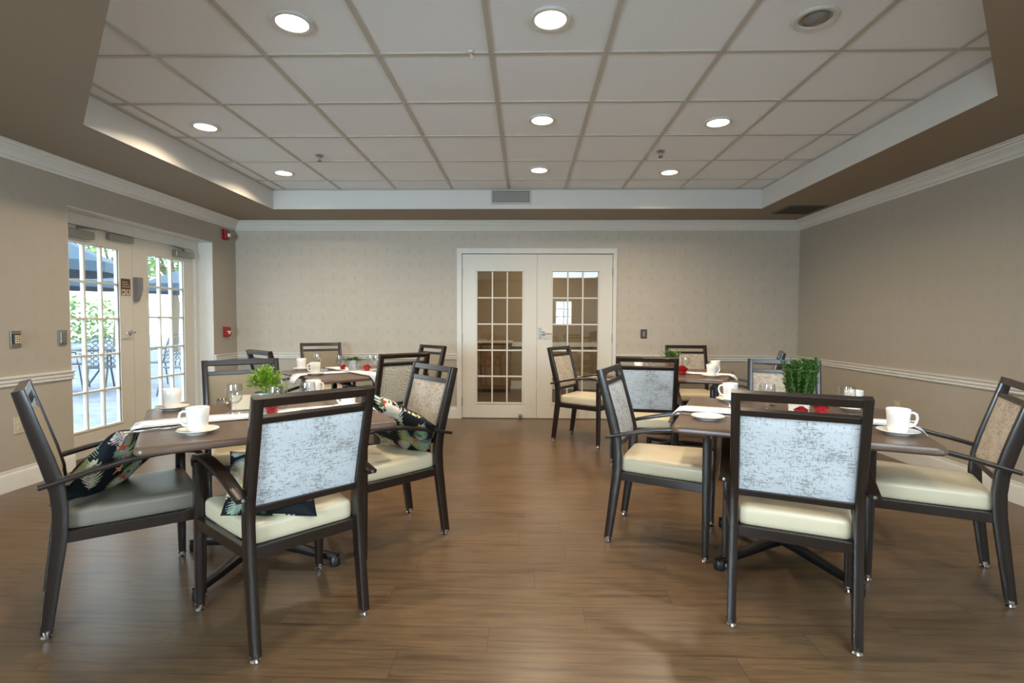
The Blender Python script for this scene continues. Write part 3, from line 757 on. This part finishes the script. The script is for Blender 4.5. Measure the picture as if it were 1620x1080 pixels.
def runner(tbl, ang, label, w=.19, off=0, out=.06, down=.07, ox=0, taper=.8, z=0.0):
    bm = new(); uvl = bm.loops.layers.uv.new('UVMap'); h = .4825; path = [(-h - out, -down), (-h - out * .75, -down * .5), (-h - out * .35, -down * .12), (-h + .01, .002)]
    for i in range(1, 20): path.append((-h + .01 + (2 * h - .02) * i / 20, .002))
    path += [(-x, zz) for x, zz in reversed(path[:4])]
    rows = []; nw = 12
    for i, (x, zz) in enumerate(path):
        k = 1 if abs(x) < h else taper + (1 - taper) * (1 - (abs(x) - h) / out)
        row = []
        for j in range(nw + 1):
            y = (j / nw - .5) * w * k; zz2 = zz + (.006 * sin(j * 1.1 + x * 9) if abs(x) > h else .0006 * (1 + sin(x * 14 + j)))
            row.append(bm.verts.new((x + ox, y + off, zz2)))
        rows.append(row)
    for i in range(len(rows) - 1):
        for j in range(nw):
            f = bm.faces.new((rows[i][j], rows[i][j + 1], rows[i + 1][j + 1], rows[i + 1][j]))
            for lp, (uu, vv) in zip(f.loops, ((i, j), (i, j + 1), (i + 1, j + 1), (i + 1, j))): lp[uvl].uv = (uu / 28, vv / nw)
    (cx_, cy_), a_ = TB[tbl]
    o = obj('table_runner', bm, 'runner', smooth=True, loc=(cx_, cy_, ZT + z), rotz=radians(a_ + ang))
    md = o.modifiers.new('cloth', 'SOLIDIFY'); md.thickness = .0018; md.offset = 1
    return tag(o, label, 'table runner', 'white striped table runners')
runner('T1', 0, 'white striped runner across the near left table')
runner('T2', 0, 'white striped runner across the near right table')
runner('T3', 0, 'white striped runner across the back left table, draped over its left edge')
runner('T3', -90, 'white striped runner crossing the back left table towards the ring-patterned chair', z=.003)
runner('T4', 0, 'white striped runner across the back right table')

# ------------------------------------------------------------------ tableware
def make_mug(label, loc, rz):
    t = thing('coffee_mug', label, 'mug', loc, rz, 'white coffee mugs')
    bm = new(); lathe(bm, [(0, 0), (.029, 0), (.032, .003), (.036, .02), (.039, .06), (.042, .096), (.0405, .0975), (.0385, .095), (.036, .06), (.033, .02), (.029, .008), (0, .007)], 40); obj('cup', bm, 'porcelain', t, smooth=True, angle=60)
    bm = new(); sweep(bm, [(.037, 0, .082), (.048, 0, .084), (.059, 0, .078), (.0625, 0, .062), (.058, 0, .044), (.048, 0, .031), (.034, 0, .027)], [(a_ * .6 * 1, b_) for a_, b_ in circ(.0065, 10)] if False else circ(.0052, 10), side=(0, 1, 0)); obj('handle', bm, 'porcelain', t, smooth=True)
    return t
def make_saucer(label, loc):
    bm = new(); lathe(bm, [(0, .002), (.035, .002), (.036, 0), (.04, 0), (.042, .004), (.06, .01), (.073, .016), (.0745, .0175), (.073, .019), (.058, .0135), (.042, .0075), (.034, .0065), (0, .0065)], 48)
    return tag(obj('saucer', bm, 'porcelain', smooth=True, loc=loc, angle=60), label, 'saucer', 'white saucers')
mugs = [ # x,y,handle world angle,label
 (-1.293, 1.985, 215, True, 'beside the fork on the near left table'),
 (-1.765, 2.51, 100, True, 'on the near left table nearest the patio doors'),
 (-1.225, 2.93, -5, True, 'at the far corner of the near left table'),
 (-.9, 2.575, 230, True, 'seen through the gap in the near left chair back'),
 (1.165, 2.94, 170, True, 'at the far left corner of the near right table'),
 (1.505, 2.10, -25, True, 'at the near right corner of the near right table'),
 (1.68, 2.66, 20, True, 'on the right side of the near right table behind the chair rail'),
 (-2.03, 4.60, 90, True, 'at the left corner of the back left table'),
 (-1.73, 4.18, 200, True, 'at the near edge of the back left table'),
 (1.53, 4.25, -10, True, 'at the near edge of the back right table, beside its runner'),
 (1.74, 4.74, 120, False, 'at the far right corner of the back right table'),
 (1.07, 4.86, 120, False, 'at the far left of the back right table'),
]
mug0 = sau0 = None
for x, y, a_, s_, lab in mugs:
    if s_:
        if sau0 is None: sau0 = make_saucer('white saucer ' + lab, (x, y, ZT))
        else:
            o = sau0.copy(); COL.objects.link(o); o.location = (x, y, ZT); o['label'] = 'white saucer ' + lab
    z = ZT + (.0067 if s_ else 0)
    if mug0 is None: mug0 = make_mug('white coffee mug ' + lab, (x, y, z), radians(a_))
    else: dup(mug0, (x, y, z), radians(a_), 'white coffee mug ' + lab)
o = sau0.copy(); COL.objects.link(o); o.location = (.845, 2.385, ZT); o['label'] = 'empty white saucer at the near left corner of the near right table'

def make_goblet(label, loc):
    bm = new(); pr = [(0, .002), (.033, .0), (.034, .002), (.02, .006), (.007, .012), (.005, .03), (.007, .042), (.02, .05), (.033, .065), (.038, .09), (.036, .125), (.034, .14), (.033, .14), (.035, .12), (.0365, .09), (.0315, .067), (.018, .053), (0, .048)]
    lathe(bm, pr, 32)
    return tag(obj('water_goblet', bm, 'tableware_glass', smooth=True, loc=loc, angle=60), label, 'glass', 'clear stemmed goblets')
gobs = [(-1.385, 2.40, 'on the runner of the near left table, left of the plant'), (-1.27, 2.62, 'behind the plant on the near left table'), (-1.15, 2.33, 'in front of the red rose on the near left table'), (-1.075, 2.50, 'right of the plant on the near left table'),
        (1.2, 2.57, 'left of the pot on the near right table'), (1.545, 2.50, 'right of the pot on the near right table'),
        (-1.93, 4.72, 'nearest the left end of the back left table'), (-1.64, 4.5, 'left of the pot on the back left table'), (-1.40, 4.62, 'right of the pot on the back left table'), (-1.33, 4.55, 'rightmost on the back left table'),
        (1.40, 4.52, 'right of the rose on the back right table'), (1.12, 4.62, 'left of the pot on the back right table')]
g0 = None
for x, y, lab in gobs:
    if g0 is None: g0 = make_goblet('clear stemmed goblet ' + lab, (x, y, ZT + .004))
    else:
        o = g0.copy(); COL.objects.link(o); o.location = (x, y, ZT + .004); o['label'] = 'clear stemmed goblet ' + lab

def rose(label, loc, r=.026):
    t = thing('artificial_rose', label, 'flower', loc, rnd.random() * 6, 'small red artificial roses')
    rr = random.Random(5)
    bm = new()
    for k in range(16):
        a_ = k * 2.4; lv = k / 16; rad = r * (.25 + .75 * lv); tilt = .25 + .75 * lv
        G = []
        for i in range(5):
            row = []
            for j in range(6):
                u = j / 5 - .5; w = i / 4
                ang = a_ + u * 1.9; q = rad * (.35 + .65 * sin(w * pi / 2) ** .8) + (w ** 3) * r * .18 * lv
                z = r * (.25 + 1.35 * w * (1.1 - .45 * lv)) + rr.uniform(-.03, .03) * r
                row.append(bm.verts.new((q * cos(ang), q * sin(ang), z)))
            G.append(row)
        for i in range(4):
            for j in range(5): bm.faces.new((G[i][j], G[i][j + 1], G[i + 1][j + 1], G[i + 1][j]))
    lathe(bm, [(0, 0), (r * .5, .0), (r * .75, r * .3), (r * .6, r * .9), (0, r * 1.1)], 14)
    obj('petals', bm, 'red_fabric', t, smooth=True)
    bm = new(); lathe(bm, [(0, -.0), (r * .5, 0), (r * .62, r * .12), (r * .4, r * .2), (0, r * .2)], 10); obj('calyx', bm, 'leaf_mid', t, smooth=True)
for x, y, lab, r in ((-1.2, 2.395, 'lying in front of the plant pot on the near left table', .034), (1.425, 2.50, 'right of the pot on the near right table', .034), (1.30, 2.44, 'in front of the pot on the near right table', .03),
                  (-1.66, 4.62, 'left of the galvanized pot on the back left table', .03), (-1.40, 4.50, 'right of the galvanized pot on the back left table', .034), (1.335, 4.40, 'at the near edge of the back right table', .046)):
    rose('small red rose ' + lab, (x, y, ZT + .004), r)

# plants
def pot(prof, mat, t):
    bm = new(); lathe(bm, prof, 36); obj('pot', bm, mat, t, smooth=True, angle=40)
    z = prof[-1][1]
def soil(t, r, z):
    bm = new(); lathe(bm, [(0, z + .006), (r * .6, z + .004), (r, z)], 20); obj('soil', bm, 'soil', t, smooth=True)
def leaf(bm, p, d, L, w, droop=.3, seg=4, fold=.15):
    d = Vector(d).normalized(); s = d.cross(Vector((0, 0, 1)));
    if s.length < .1: s = Vector((1, 0, 0))
    s.normalize(); p = Vector(p); rows = []
    for i in range(seg + 1):
        f = i / seg; c = p + d * L * f + Vector((0, 0, -droop * L * f * f)); ww = w * (sin(pi * (f * .88 + .08)) ** .9)
        up = s.cross(d).normalized() * -fold * ww
        rows.append((bm.verts.new(c + s * ww / 2), bm.verts.new(c + up), bm.verts.new(c - s * ww / 2)))
    for a_, b_ in zip(rows, rows[1:]):
        bm.faces.new((a_[0], a_[1], b_[1], b_[0])); bm.faces.new((a_[1], a_[2], b_[2], b_[1]))
galv = [(0, 0), (.04, 0), (.042, .002), (.052, .085), (.056, .088), (.056, .093), (.052, .094), (.049, .088), (.047, .07), (0, .07)]
tp = thing('potted_plant', 'bushy bright green plant in a galvanized pot on the near left table', 'plant', (-1.27, 2.47, ZT + .004))
pot(galv, 'galvanized', tp); soil(tp, .047, .072)
bm = new(); r2 = random.Random(11)
for k in range(430):
    th = r2.uniform(0, 2 * pi); ph = math.acos(r2.uniform(-.15, 1)); rr_ = r2.uniform(.35, 1)
    c = Vector((sin(ph) * cos(th) * .075 * rr_, sin(ph) * sin(th) * .075 * rr_, .125 + cos(ph) * .085 * rr_))
    d = Vector((c.x, c.y, (c.z - .10) * .8)).normalized() + Vector((r2.uniform(-.5, .5), r2.uniform(-.5, .5), r2.uniform(-.3, .5)))
    leaf(bm, c, d, r2.uniform(.028, .048), r2.uniform(.009, .014), .3, 3)
for k in range(26):
    a_ = r2.uniform(0, 2 * pi); q = r2.uniform(0, .05); sweep(bm, [(q * .4 * cos(a_), q * .4 * sin(a_), .07), (q * 1.5 * cos(a_), q * 1.5 * sin(a_), .17)], circ(.0012, 4))
obj('foliage', bm, 'leaf_green', tp)
tp = thing('potted_plant', 'tall dark green spiky plant in a pale pot on the near right table', 'plant', (1.335, 2.53, ZT + .004))
bm = new(); lathe(bm, [(0, 0), (.042, 0), (.044, .003), (.05, .07), (.052, .074), (.049, .076), (.046, .066), (0, .06)], 36); pp = obj('pot', bm, 'porcelain', tp, smooth=True, angle=40); soil(tp, .045, .064)
bm = new(); r2 = random.Random(4)
for k in range(60):
    a_ = r2.uniform(0, 2 * pi); q = .043 * r2.uniform(0, 1) ** .5; tx = q * 1.75 * cos(a_); ty = q * 1.75 * sin(a_); top = r2.uniform(.14, .27)
    P0 = Vector((q * .8 * cos(a_), q * .8 * sin(a_), .065)); P1 = Vector((tx, ty, top)); sweep(bm, [P0, P1], circ(.002, 5))
    n = int(top / .0125)
    for i in range(n):
        f = (i + 1) / n; c = P0.lerp(P1, f)
        for m in range(3):
            th = i * 2.1 + m * 2.094 + r2.uniform(-.3, .3)
            leaf(bm, c, (cos(th), sin(th), r2.uniform(-.1, .55)), r2.uniform(.018, .028), .012, -.35, 3, .3)
obj('foliage', bm, 'leaf_dark', tp)
tp = thing('potted_plant', 'small green plant in a galvanized pot on the back left table', 'plant', (-1.53, 4.53, ZT + .006))
pot(galv, 'galvanized', tp); soil(tp, .047, .072)
bm = new(); r2 = random.Random(9)
for k in range(90):
    a_ = r2.uniform(0, 2 * pi); leaf(bm, (.02 * cos(a_), .02 * sin(a_), .074), (cos(a_), sin(a_), r2.uniform(.5, 2.2)), r2.uniform(.06, .1), r2.uniform(.01, .016), .35, 4)
obj('foliage', bm, 'leaf_mid', tp)
tp = thing('potted_plant', 'upright green plant in a brown wooden pot on the back right table', 'plant', (1.285, 4.53, ZT + .004))
bm = new(); bxr(bm, -.045, .045, -.045, .045, 0, .09); bxr(bm, -.05, .05, -.05, .05, .075, .095); obj('pot', bm, 'wood_pot', tp, bevel=.003); soil(tp, .04, .096)
bm = new(); r2 = random.Random(19)
for k in range(46):
    a_ = r2.uniform(0, 2 * pi); leaf(bm, (.015 * cos(a_), .015 * sin(a_), .095), (cos(a_), sin(a_), r2.uniform(.8, 3.5)), r2.uniform(.12, .185), r2.uniform(.017, .024), .25, 5)
obj('foliage', bm, 'leaf_dark', tp)

# cutlery
def fork():
    bm = new(); sweep(bm, [(-.09, 0, .002), (-.04, 0, .003), (.02, 0, .007), (.045, 0, .004)], rect(.009, .0022), side=(0, 1, 0), scale=[1.5, 1, .6, 1.6])
    bx(bm, (.055, 0, .0035), (.02, .022, .002))
    for j in range(4): sweep(bm, [(.063, -.0095 + j * .0063, .0035), (.08, -.0095 + j * .0063, .0045), (.1, -.0095 + j * .0063, .007)], rect(.003, .002), side=(0, 1, 0))
    return bm
def knife():
    bm = new(); sweep(bm, [(-.11, 0, .003), (-.02, 0, .003)], rect(.014, .005, .002), side=(0, 1, 0), scale=[.9, 1]); sweep(bm, [(-.02, 0, .003), (.05, .002, .003), (.1, .004, .003), (.115, .006, .003)], rect(.017, .0018), side=(0, 1, 0), scale=[1, 1, .9, .2]); return bm
def spoon():
    bm = new(); sweep(bm, [(-.08, 0, .002), (-.03, 0, .003), (.03, 0, .007), (.05, 0, .004)], rect(.009, .0022), side=(0, 1, 0), scale=[1.4, 1, .6, .9])
    lathe(bm, [(0, .002), (.008, .003), (.014, .006), (.016, .008), (.013, .0065), (0, .003)], 20, (0, 0, 0))
    for v in bm.verts:
        pass
    vs = [v for v in bm.verts if hypot(v.co.x, v.co.y) < .0165 and abs(v.co.x) < .0165 and v.co.z < .0085][-200:]
    for v in list(bm.verts)[16:]: v.co.x = v.co.x * 1.45 + .068
    return bm
mk = {'fork': fork, 'knife': knife, 'spoon': spoon}; cproto = {}
cut = [('fork', -1.50, 2.01, 42, 'beside the mug on the near left corner of the near left table'), ('knife', -1.47, 2.055, 40, 'beside the fork on the near left table'),
       ('spoon', -1.53, 2.60, 120, 'on the far side of the near left table'), ('fork', -1.0, 2.69, 150, 'on the far right of the near left table'),
       ('fork', .83, 2.50, -18, 'above the empty saucer on the near right table'), ('knife', .86, 2.47, -16, 'above the empty saucer on the near right table'),
       ('fork', 1.1, 2.78, 70, 'on the far left of the near right table'), ('spoon', 1.27, 2.72, 40, 'behind the pot on the near right table'), ('fork', 1.60, 2.73, 150, 'on the right of the near right table'), ('knife', 1.67, 2.40, 155, 'at the right edge of the near right table'),
       ('fork', -1.80, 4.70, 30, 'on the left half of the back left table'), ('knife', -1.25, 4.60, -20, 'on the right half of the back left table'), ('fork', 1.5, 4.82, 0, 'on the far side of the back right table')]
for k, x, y, a_, lab in cut:
    if k not in cproto: o = cproto[k] = obj(k, mk[k](), 'chrome', smooth=True)
    else: o = cproto[k].copy(); COL.objects.link(o)
    o.location = (x, y, ZT + .0015); o.rotation_euler = (0, 0, radians(a_)); tag(o, 'polished %s %s' % (k, lab), 'cutlery', 'table cutlery')
# folded napkins / menu cards by the plant
for (x, y, a_, lab) in ((-1.43, 2.545, 25, 'left of the plant on the near left table'), (-1.345, 2.665, 40, 'behind the plant on the near left table')):
    bm = new()
    for s in (-1, 1): bx(bm, (0, s * .016, .034), (.085, .003, .075), Matrix.Rotation(s * radians(24), 3, 'X'))
    bx(bm, (0, 0, .067), (.085, .006, .004))
    tag(obj('folded_napkin', bm, 'beige_paper', loc=(x, y, ZT + .001), rotz=radians(a_)), 'beige folded napkin standing ' + lab, 'napkin', 'beige folded napkins')

# ------------------------------------------------------------------ pillows with a printed leaf pattern
def printed(nn, seed):
    r = random.Random(seed); W = nn
    img = [[(.008, .010, .012)] * W for _ in range(W)]
    def put(x, y, c):
        i, j = int(x * W), int(y * W)
        if 0 <= i < W and 0 <= j < W: img[j][i] = c
    def stroke(x0, y0, x1, y1, w0, w1, c):
        n = max(2, int(hypot(x1 - x0, y1 - y0) * W * 1.6))
        for k in range(n + 1):
            f = k / n; x = x0 + (x1 - x0) * f; y = y0 + (y1 - y0) * f; w = (w0 + (w1 - w0) * f) * W; m = int(w) + 1
            for a_ in range(-m, m + 1):
                for b_ in range(-m, m + 1):
                    if a_ * a_ + b_ * b_ <= w * w + .3: put(x + a_ / W, y + b_ / W, c)
    cream = [(.50, .48, .32), (.34, .38, .20), (.62, .60, .48), (.10, .20, .10), (.56, .54, .42), (.26, .36, .28)]
    for k in range(20):
        x, y = r.random(), r.random(); th = r.uniform(0, 2 * pi); L = r.uniform(.28, .5); c = r.choice(cream); bend = r.uniform(-1.2, 1.2)
        px, py, t_ = x, y, th
        nseg = 11
        for i in range(nseg):
            f = i / nseg; t_ += bend / nseg; qx, qy = px + cos(t_) * L / nseg, py + sin(t_) * L / nseg
            stroke(px, py, qx, qy, .004, .004, c)
            ll = .16 * sin(pi * (f * .85 + .12)) * (L / .4)
            for s in (-1, 1):
                aa = t_ + s * (1.0 - .35 * f); cc = tuple(v * r.uniform(.75, 1.15) for v in c)
                stroke(qx, qy, qx + cos(aa) * ll, qy + sin(aa) * ll, .011, .004, cc)
            px, py = qx, qy
    for k in range(7):
        x, y = r.random(), r.random(); c = r.choice([(.62, .09, .03), (.7, .2, .06), (.5, .02, .03), (.75, .34, .2)])
        for m in range(5):
            aa = m * 1.25 + r.uniform(-.3, .3); ll = r.uniform(.04, .085); stroke(x, y, x + cos(aa) * ll, y + sin(aa) * ll, .016, .008, tuple(v * r.uniform(.75, 1.2) for v in c))
    for k in range(5):
        x, y = r.random(), r.random(); stroke(x, y, x + r.uniform(-.12, .12), y + r.uniform(-.12, .12), .02, .01, (.05, .14, .05))
    return img
def make_pillow(label, seed, mat4, size=.40, thick=.14):
    nn = 150; im1 = printed(nn, seed); im2 = printed(nn, seed + 50); bm = new(); n = nn
    idx = []
    def P3(i, j, s):
        u = i / n * 2 - 1; v = j / n * 2 - 1
        e = max(0, (1 - u ** 4)) ** .55 * max(0, (1 - v ** 4)) ** .55
        pin = 1 - .07 * (1 - abs(u) ** 2) * abs(v) ** 3 ; pin2 = 1 - .07 * (1 - abs(v) ** 2) * abs(u) ** 3
        wr = .006 * sin(u * 7 + seed) * sin(v * 5 + seed) * e
        return (u * size / 2 * pin2, v * size / 2 * pin, s * (thick / 2 * e * (1 - .25 * (u * u + v * v)) + wr))
    top = [[bm.verts.new(P3(i, j, 1)) for i in range(n + 1)] for j in range(n + 1)]
    bot = [[(top[j][i] if i in (0, n) or j in (0, n) else bm.verts.new(P3(i, j, -1))) for i in range(n + 1)] for j in range(n + 1)]
    for j in range(n):
        for i in range(n):
            bm.faces.new((top[j][i], top[j][i + 1], top[j + 1][i + 1], top[j + 1][i])); bm.faces.new((bot[j][i], bot[j + 1][i], bot[j + 1][i + 1], bot[j][i + 1]))
    me = bpy.data.meshes.new('throw_pillow'); bm.to_mesh(me); bm.free()
    ca = me.color_attributes.new('Print', 'FLOAT_COLOR', 'CORNER'); k = 0; data = []
    for f in range(n * n):
        i, j = f % n, f // n
        c = im1[j][i] + (1,); data += list(c) * 4
        c = im2[j][i] + (1,); data += list(c) * 4
    ca.data.foreach_set('color', data)
    for p in me.polygons: p.use_smooth = True
    me.materials.append(M['tropical'])
    o = bpy.data.objects.new('throw_pillow', me); COL.objects.link(o); o.matrix_world = mat4
    return tag(o, label, 'pillow', 'leaf-print throw pillows')
def pmat(ch, x, y, z, tilt, spin, roll=0):
    """pillow on a chair: local chair coords, tilt back from vertical, spin in its own plane"""
    base = Matrix.Translation(ch.location) @ Matrix.Rotation(ch.rotation_euler.z, 4, 'Z')
    return base @ Matrix.Translation((x, y, z)) @ Matrix.Rotation(radians(roll), 4, 'Z') @ Matrix.Rotation(radians(90 - tilt), 4, 'X') @ Matrix.Rotation(radians(spin), 4, 'Z')
make_pillow('leaf-print throw pillow leaning on the chair at the left edge', 3, pmat(CH[14], .0, -.02, .59, 40, 8, -42), .38, .13)
make_pillow('leaf-print throw pillow leaning on the chair right of the near left table', 8, pmat(CH[1], -.03, -.075, .595, 38, 32, 20), .41, .13)
make_pillow('leaf-print throw pillow half hidden behind the near left chair back', 14, pmat(CH[0], -.07, -.05, .56, 58, -20, 0), .33, .11)
make_pillow('leaf-print throw pillow peeping over the far edge of the near left table', 21, pmat(CH[9], .04, -.05, .60, 45, 10, 0), .37, .13)

# ------------------------------------------------------------------ patio outside
bm = new(); bxr(bm, -30, XL - .3, -6, 40, -.12, -.02); struct(obj('ground_patio', bm, 'paving'))
def umbrella(label, x, y, zr, ht, r, ph=0):
    t = thing('patio_umbrella', label, 'umbrella', (x, y, -.02), ph, 'patio umbrellas outside')
    bm = new(); n = 8; top = bm.verts.new((0, 0, ht)); ring = []; mid = []; low = []
    for i in range(n):
        a_ = 2 * pi * i / n; ring.append(bm.verts.new((r * cos(a_), r * sin(a_), zr))); mid.append(bm.verts.new((r * .5 * cos(a_), r * .5 * sin(a_), zr + (ht - zr) * .58))); low.append(bm.verts.new((r * cos(a_), r * sin(a_), zr - .16)))
    for i in range(n):
        j = (i + 1) % n; bm.faces.new((top, mid[i], mid[j])); bm.faces.new((mid[i], ring[i], ring[j], mid[j])); bm.faces.new((ring[i], low[i], low[j], ring[j]))
    c = obj('canopy', bm, 'umbrella_cloth', t); md = c.modifiers.new('cloth', 'SOLIDIFY'); md.thickness = .004
    bm = new(); sweep(bm, [(0, 0, 0), (0, 0, ht + .05)], circ(.022, 10), side=(1, 0, 0)); obj('pole', bm, 'umbrella_pole', t, smooth=True)
    bm = new()
    for i in range(n): a_ = 2 * pi * i / n; sweep(bm, [(.03 * cos(a_), .03 * sin(a_), ht - .03), (r * cos(a_), r * sin(a_), zr - .01)], circ(.008, 5))
    obj('ribs', bm, 'umbrella_pole', t)
    bm = new(); lathe(bm, [(0, 0), (.28, 0), (.28, .05), (.05, .09), (0, .09)], 20); obj('base', bm, 'concrete', t)
umbrella('navy patio umbrella seen through the left patio door, nearer one', -8.05, 8.0, 2.14, 2.75, 1.4)
umbrella('navy patio umbrella seen through the left patio door, lower one behind', -12.1, 13.2, 2.2, 2.7, 1.6, .3)
umbrella('navy patio umbrella seen through the right patio door', -7.3, 11.6, 1.98, 2.5, 1.3, .2)
def patio_chair(label, x, y, a_):
    t = thing('patio_chair', label, 'chair', (x, y, -.02), radians(a_), 'wrought iron patio chairs outside')
    bm = new(); lathe(bm, [(0, .44), (.21, .44), (.22, .45), (.21, .46), (0, .46)], 20); obj('seat', bm, 'iron', t)
    bm = new(); pts = [(-.22, -.18, .44), (-.24, -.24, .7), (-.2, -.28, .9), (0, -.3, .97), (.2, -.28, .9), (.24, -.24, .7), (.22, -.18, .44)]; sweep(bm, pts, circ(.013, 8)); obj('back_frame', bm, 'iron', t, smooth=True)
    bm = new()
    for i in range(5):
        for j in range(5):
            px, pz = -.17 + i * .085, .52 + j * .085
            if pz > .9 - abs(px) * .3: continue
            ring = [(px + .036 * cos(2 * pi * k / 8), -.215 - (pz - .5) * .18, pz + .036 * sin(2 * pi * k / 8)) for k in range(9)]
            sweep(bm, ring, circ(.007, 4), caps=False)
    obj('scroll_lattice', bm, 'iron', t)
    for s in (-1, 1):
        bm = new(); sweep(bm, [(s * .24, -.24, .68), (s * .29, -.05, .68), (s * .28, .14, .66), (s * .25, .16, .46)], circ(.012, 8)); obj('arm', bm, 'iron', t, smooth=True)
        for y1, y2 in ((-.18, -.26), (.16, .22)):
            bm = new(); sweep(bm, [(s * .19, y1, .44), (s * .21, (y1 + y2) / 2, .2), (s * .24, y2, 0)], circ(.013, 8)); obj('leg', bm, 'iron', t, smooth=True)
for x, y, a_, lab in ((-5.75, 8.35, 100, 'seen through the right patio door'), (-6.9, 8.2, 40, 'left of the patio table, nearest the left patio door'), (-7.95, 8.75, -60, 'behind the patio table at the left'), (-6.7, 9.3, 160, 'on the far side of the patio table')):
    patio_chair('dark wrought iron garden chair ' + lab, x, y, a_)
t = thing('patio_table', 'round wrought iron table on the patio beneath the navy umbrella', 'table', (-7.25, 8.75, -.02))
bm = new(); lathe(bm, [(0, .7), (.5, .7), (.52, .71), (.5, .73), (0, .73)], 32); obj('tabletop', bm, 'iron', t)
for k in range(4):
    a_ = k * pi / 2 + .5; bm = new(); sweep(bm, [(.1 * cos(a_), .1 * sin(a_), .7), (.14 * cos(a_), .14 * sin(a_), .35), (.36 * cos(a_), .36 * sin(a_), 0)], circ(.016, 8)); obj('leg', bm, 'iron', t, smooth=True)
def tree(label, x, y, h, r, seed):
    t = thing('tree', label, 'tree', (x, y, -.02), 0, 'trees beyond the patio'); q = random.Random(seed)
    bm = new(); sweep(bm, [(0, 0, 0), (.1, .05, h * .3), (-.05, 0, h * .6)], circ(.13, 10), side=(1, 0, 0), scale=[1.2, 1, .7])
    for k in range(5): a_ = k * 1.3 + seed; sweep(bm, [(0, 0, h * .4), (r * .5 * cos(a_), r * .5 * sin(a_), h * .75)], circ(.05, 6))
    obj('trunk', bm, 'bark', t, smooth=True)
    bm = new()
    for k in range(1500):
        th = q.uniform(0, 2 * pi); ph = math.acos(q.uniform(-1, 1)); rr_ = q.uniform(.3, 1) ** .5
        c = Vector((sin(ph) * cos(th) * r * rr_, sin(ph) * sin(th) * r * rr_, h * .72 + cos(ph) * h * .33 * rr_))
        leaf(bm, c, (q.uniform(-1, 1), q.uniform(-1, 1), q.uniform(-.6, .6)), q.uniform(.2, .34), q.uniform(.12, .2), .2, 2)
    obj('crown', bm, 'tree_leaves', t)
for i, (x, y, h, r) in enumerate(((-15.3, 15.5, 5.2, 1.6), (-19, 17.5, 6.5, 2), (-13.6, 19.5, 6, 1.8), (-19.5, 24, 7, 2.6))):
    tree(['pale green tree beyond the umbrellas at the far left', 'tall pale green tree behind the umbrellas', 'pale green tree above the right patio umbrella', 'distant tree between the umbrellas'][i], x, y, h, r, i + 2)
bm = new(); q = random.Random(77)
for k in range(3500):
    yy = q.uniform(8, 30); leaf(bm, (-24 + q.uniform(-.6, .6), yy, q.uniform(0, 2.4)), (q.uniform(-1, 1), q.uniform(-1, 1), q.uniform(-.5, 1)), .3, .2, .2, 2)
o = obj('hedge', bm, 'tree_leaves'); tag(o, 'long pale green hedge along the far side of the patio', 'hedge'); 
hb = thing('building', 'cream building across the patio with tall windows', 'building', (-9.8, 19.5, -.02))
bm = new(); bxr(bm, -1.2, 4.5, 0, 3, 0, 3.4); obj('facade', bm, 'stucco', hb)
for i in range(3):
    bm = new(); bxr(bm, -.7 + i * 1.7, .1 + i * 1.7, -.03, .02, .8, 2.3); w = obj('window', bm, 'window_dark', hb)
    bm = new(); bxr(bm, -.74 + i * 1.7, .14 + i * 1.7, -.05, -.03, 2.3, 2.36); bxr(bm, -.74 + i * 1.7, .14 + i * 1.7, -.05, -.03, .74, .8); obj('sill', bm, 'white_trim', w)
bm = new(); bxr(bm, -1.5, 4.8, -.5, 3.3, 3.4, 3.6); obj('roof', bm, 'umbrella_pole', hb)

# ------------------------------------------------------------------ light
W = bpy.data.worlds.new('sky'); SC.world = W; W.use_nodes = True
bg = W.node_tree.nodes['Background']; bg.inputs['Color'].default_value = (.80, .92, 1.0, 1); bg.inputs['Strength'].default_value = 6.5
lightdata('hall_fill_light', 'AREA', (.3, 7.8, 2.55), 42, (1, .85, .66), .5)  # unseen light added to brighten the room behind the glazed doors

SC.view_settings.view_transform = 'Standard'; SC.view_settings.look = 'None'; SC.view_settings.gamma = 1
SC.view_settings.use_curve_mapping = False; SC.view_settings.exposure = 0.03
SC.cycles.max_bounces = 10; SC.cycles.diffuse_bounces = 5; SC.cycles.glossy_bounces = 4; SC.cycles.transparent_max_bounces = 12
SC.cycles.use_denoising = True; SC.cycles.sample_clamp_indirect = 6
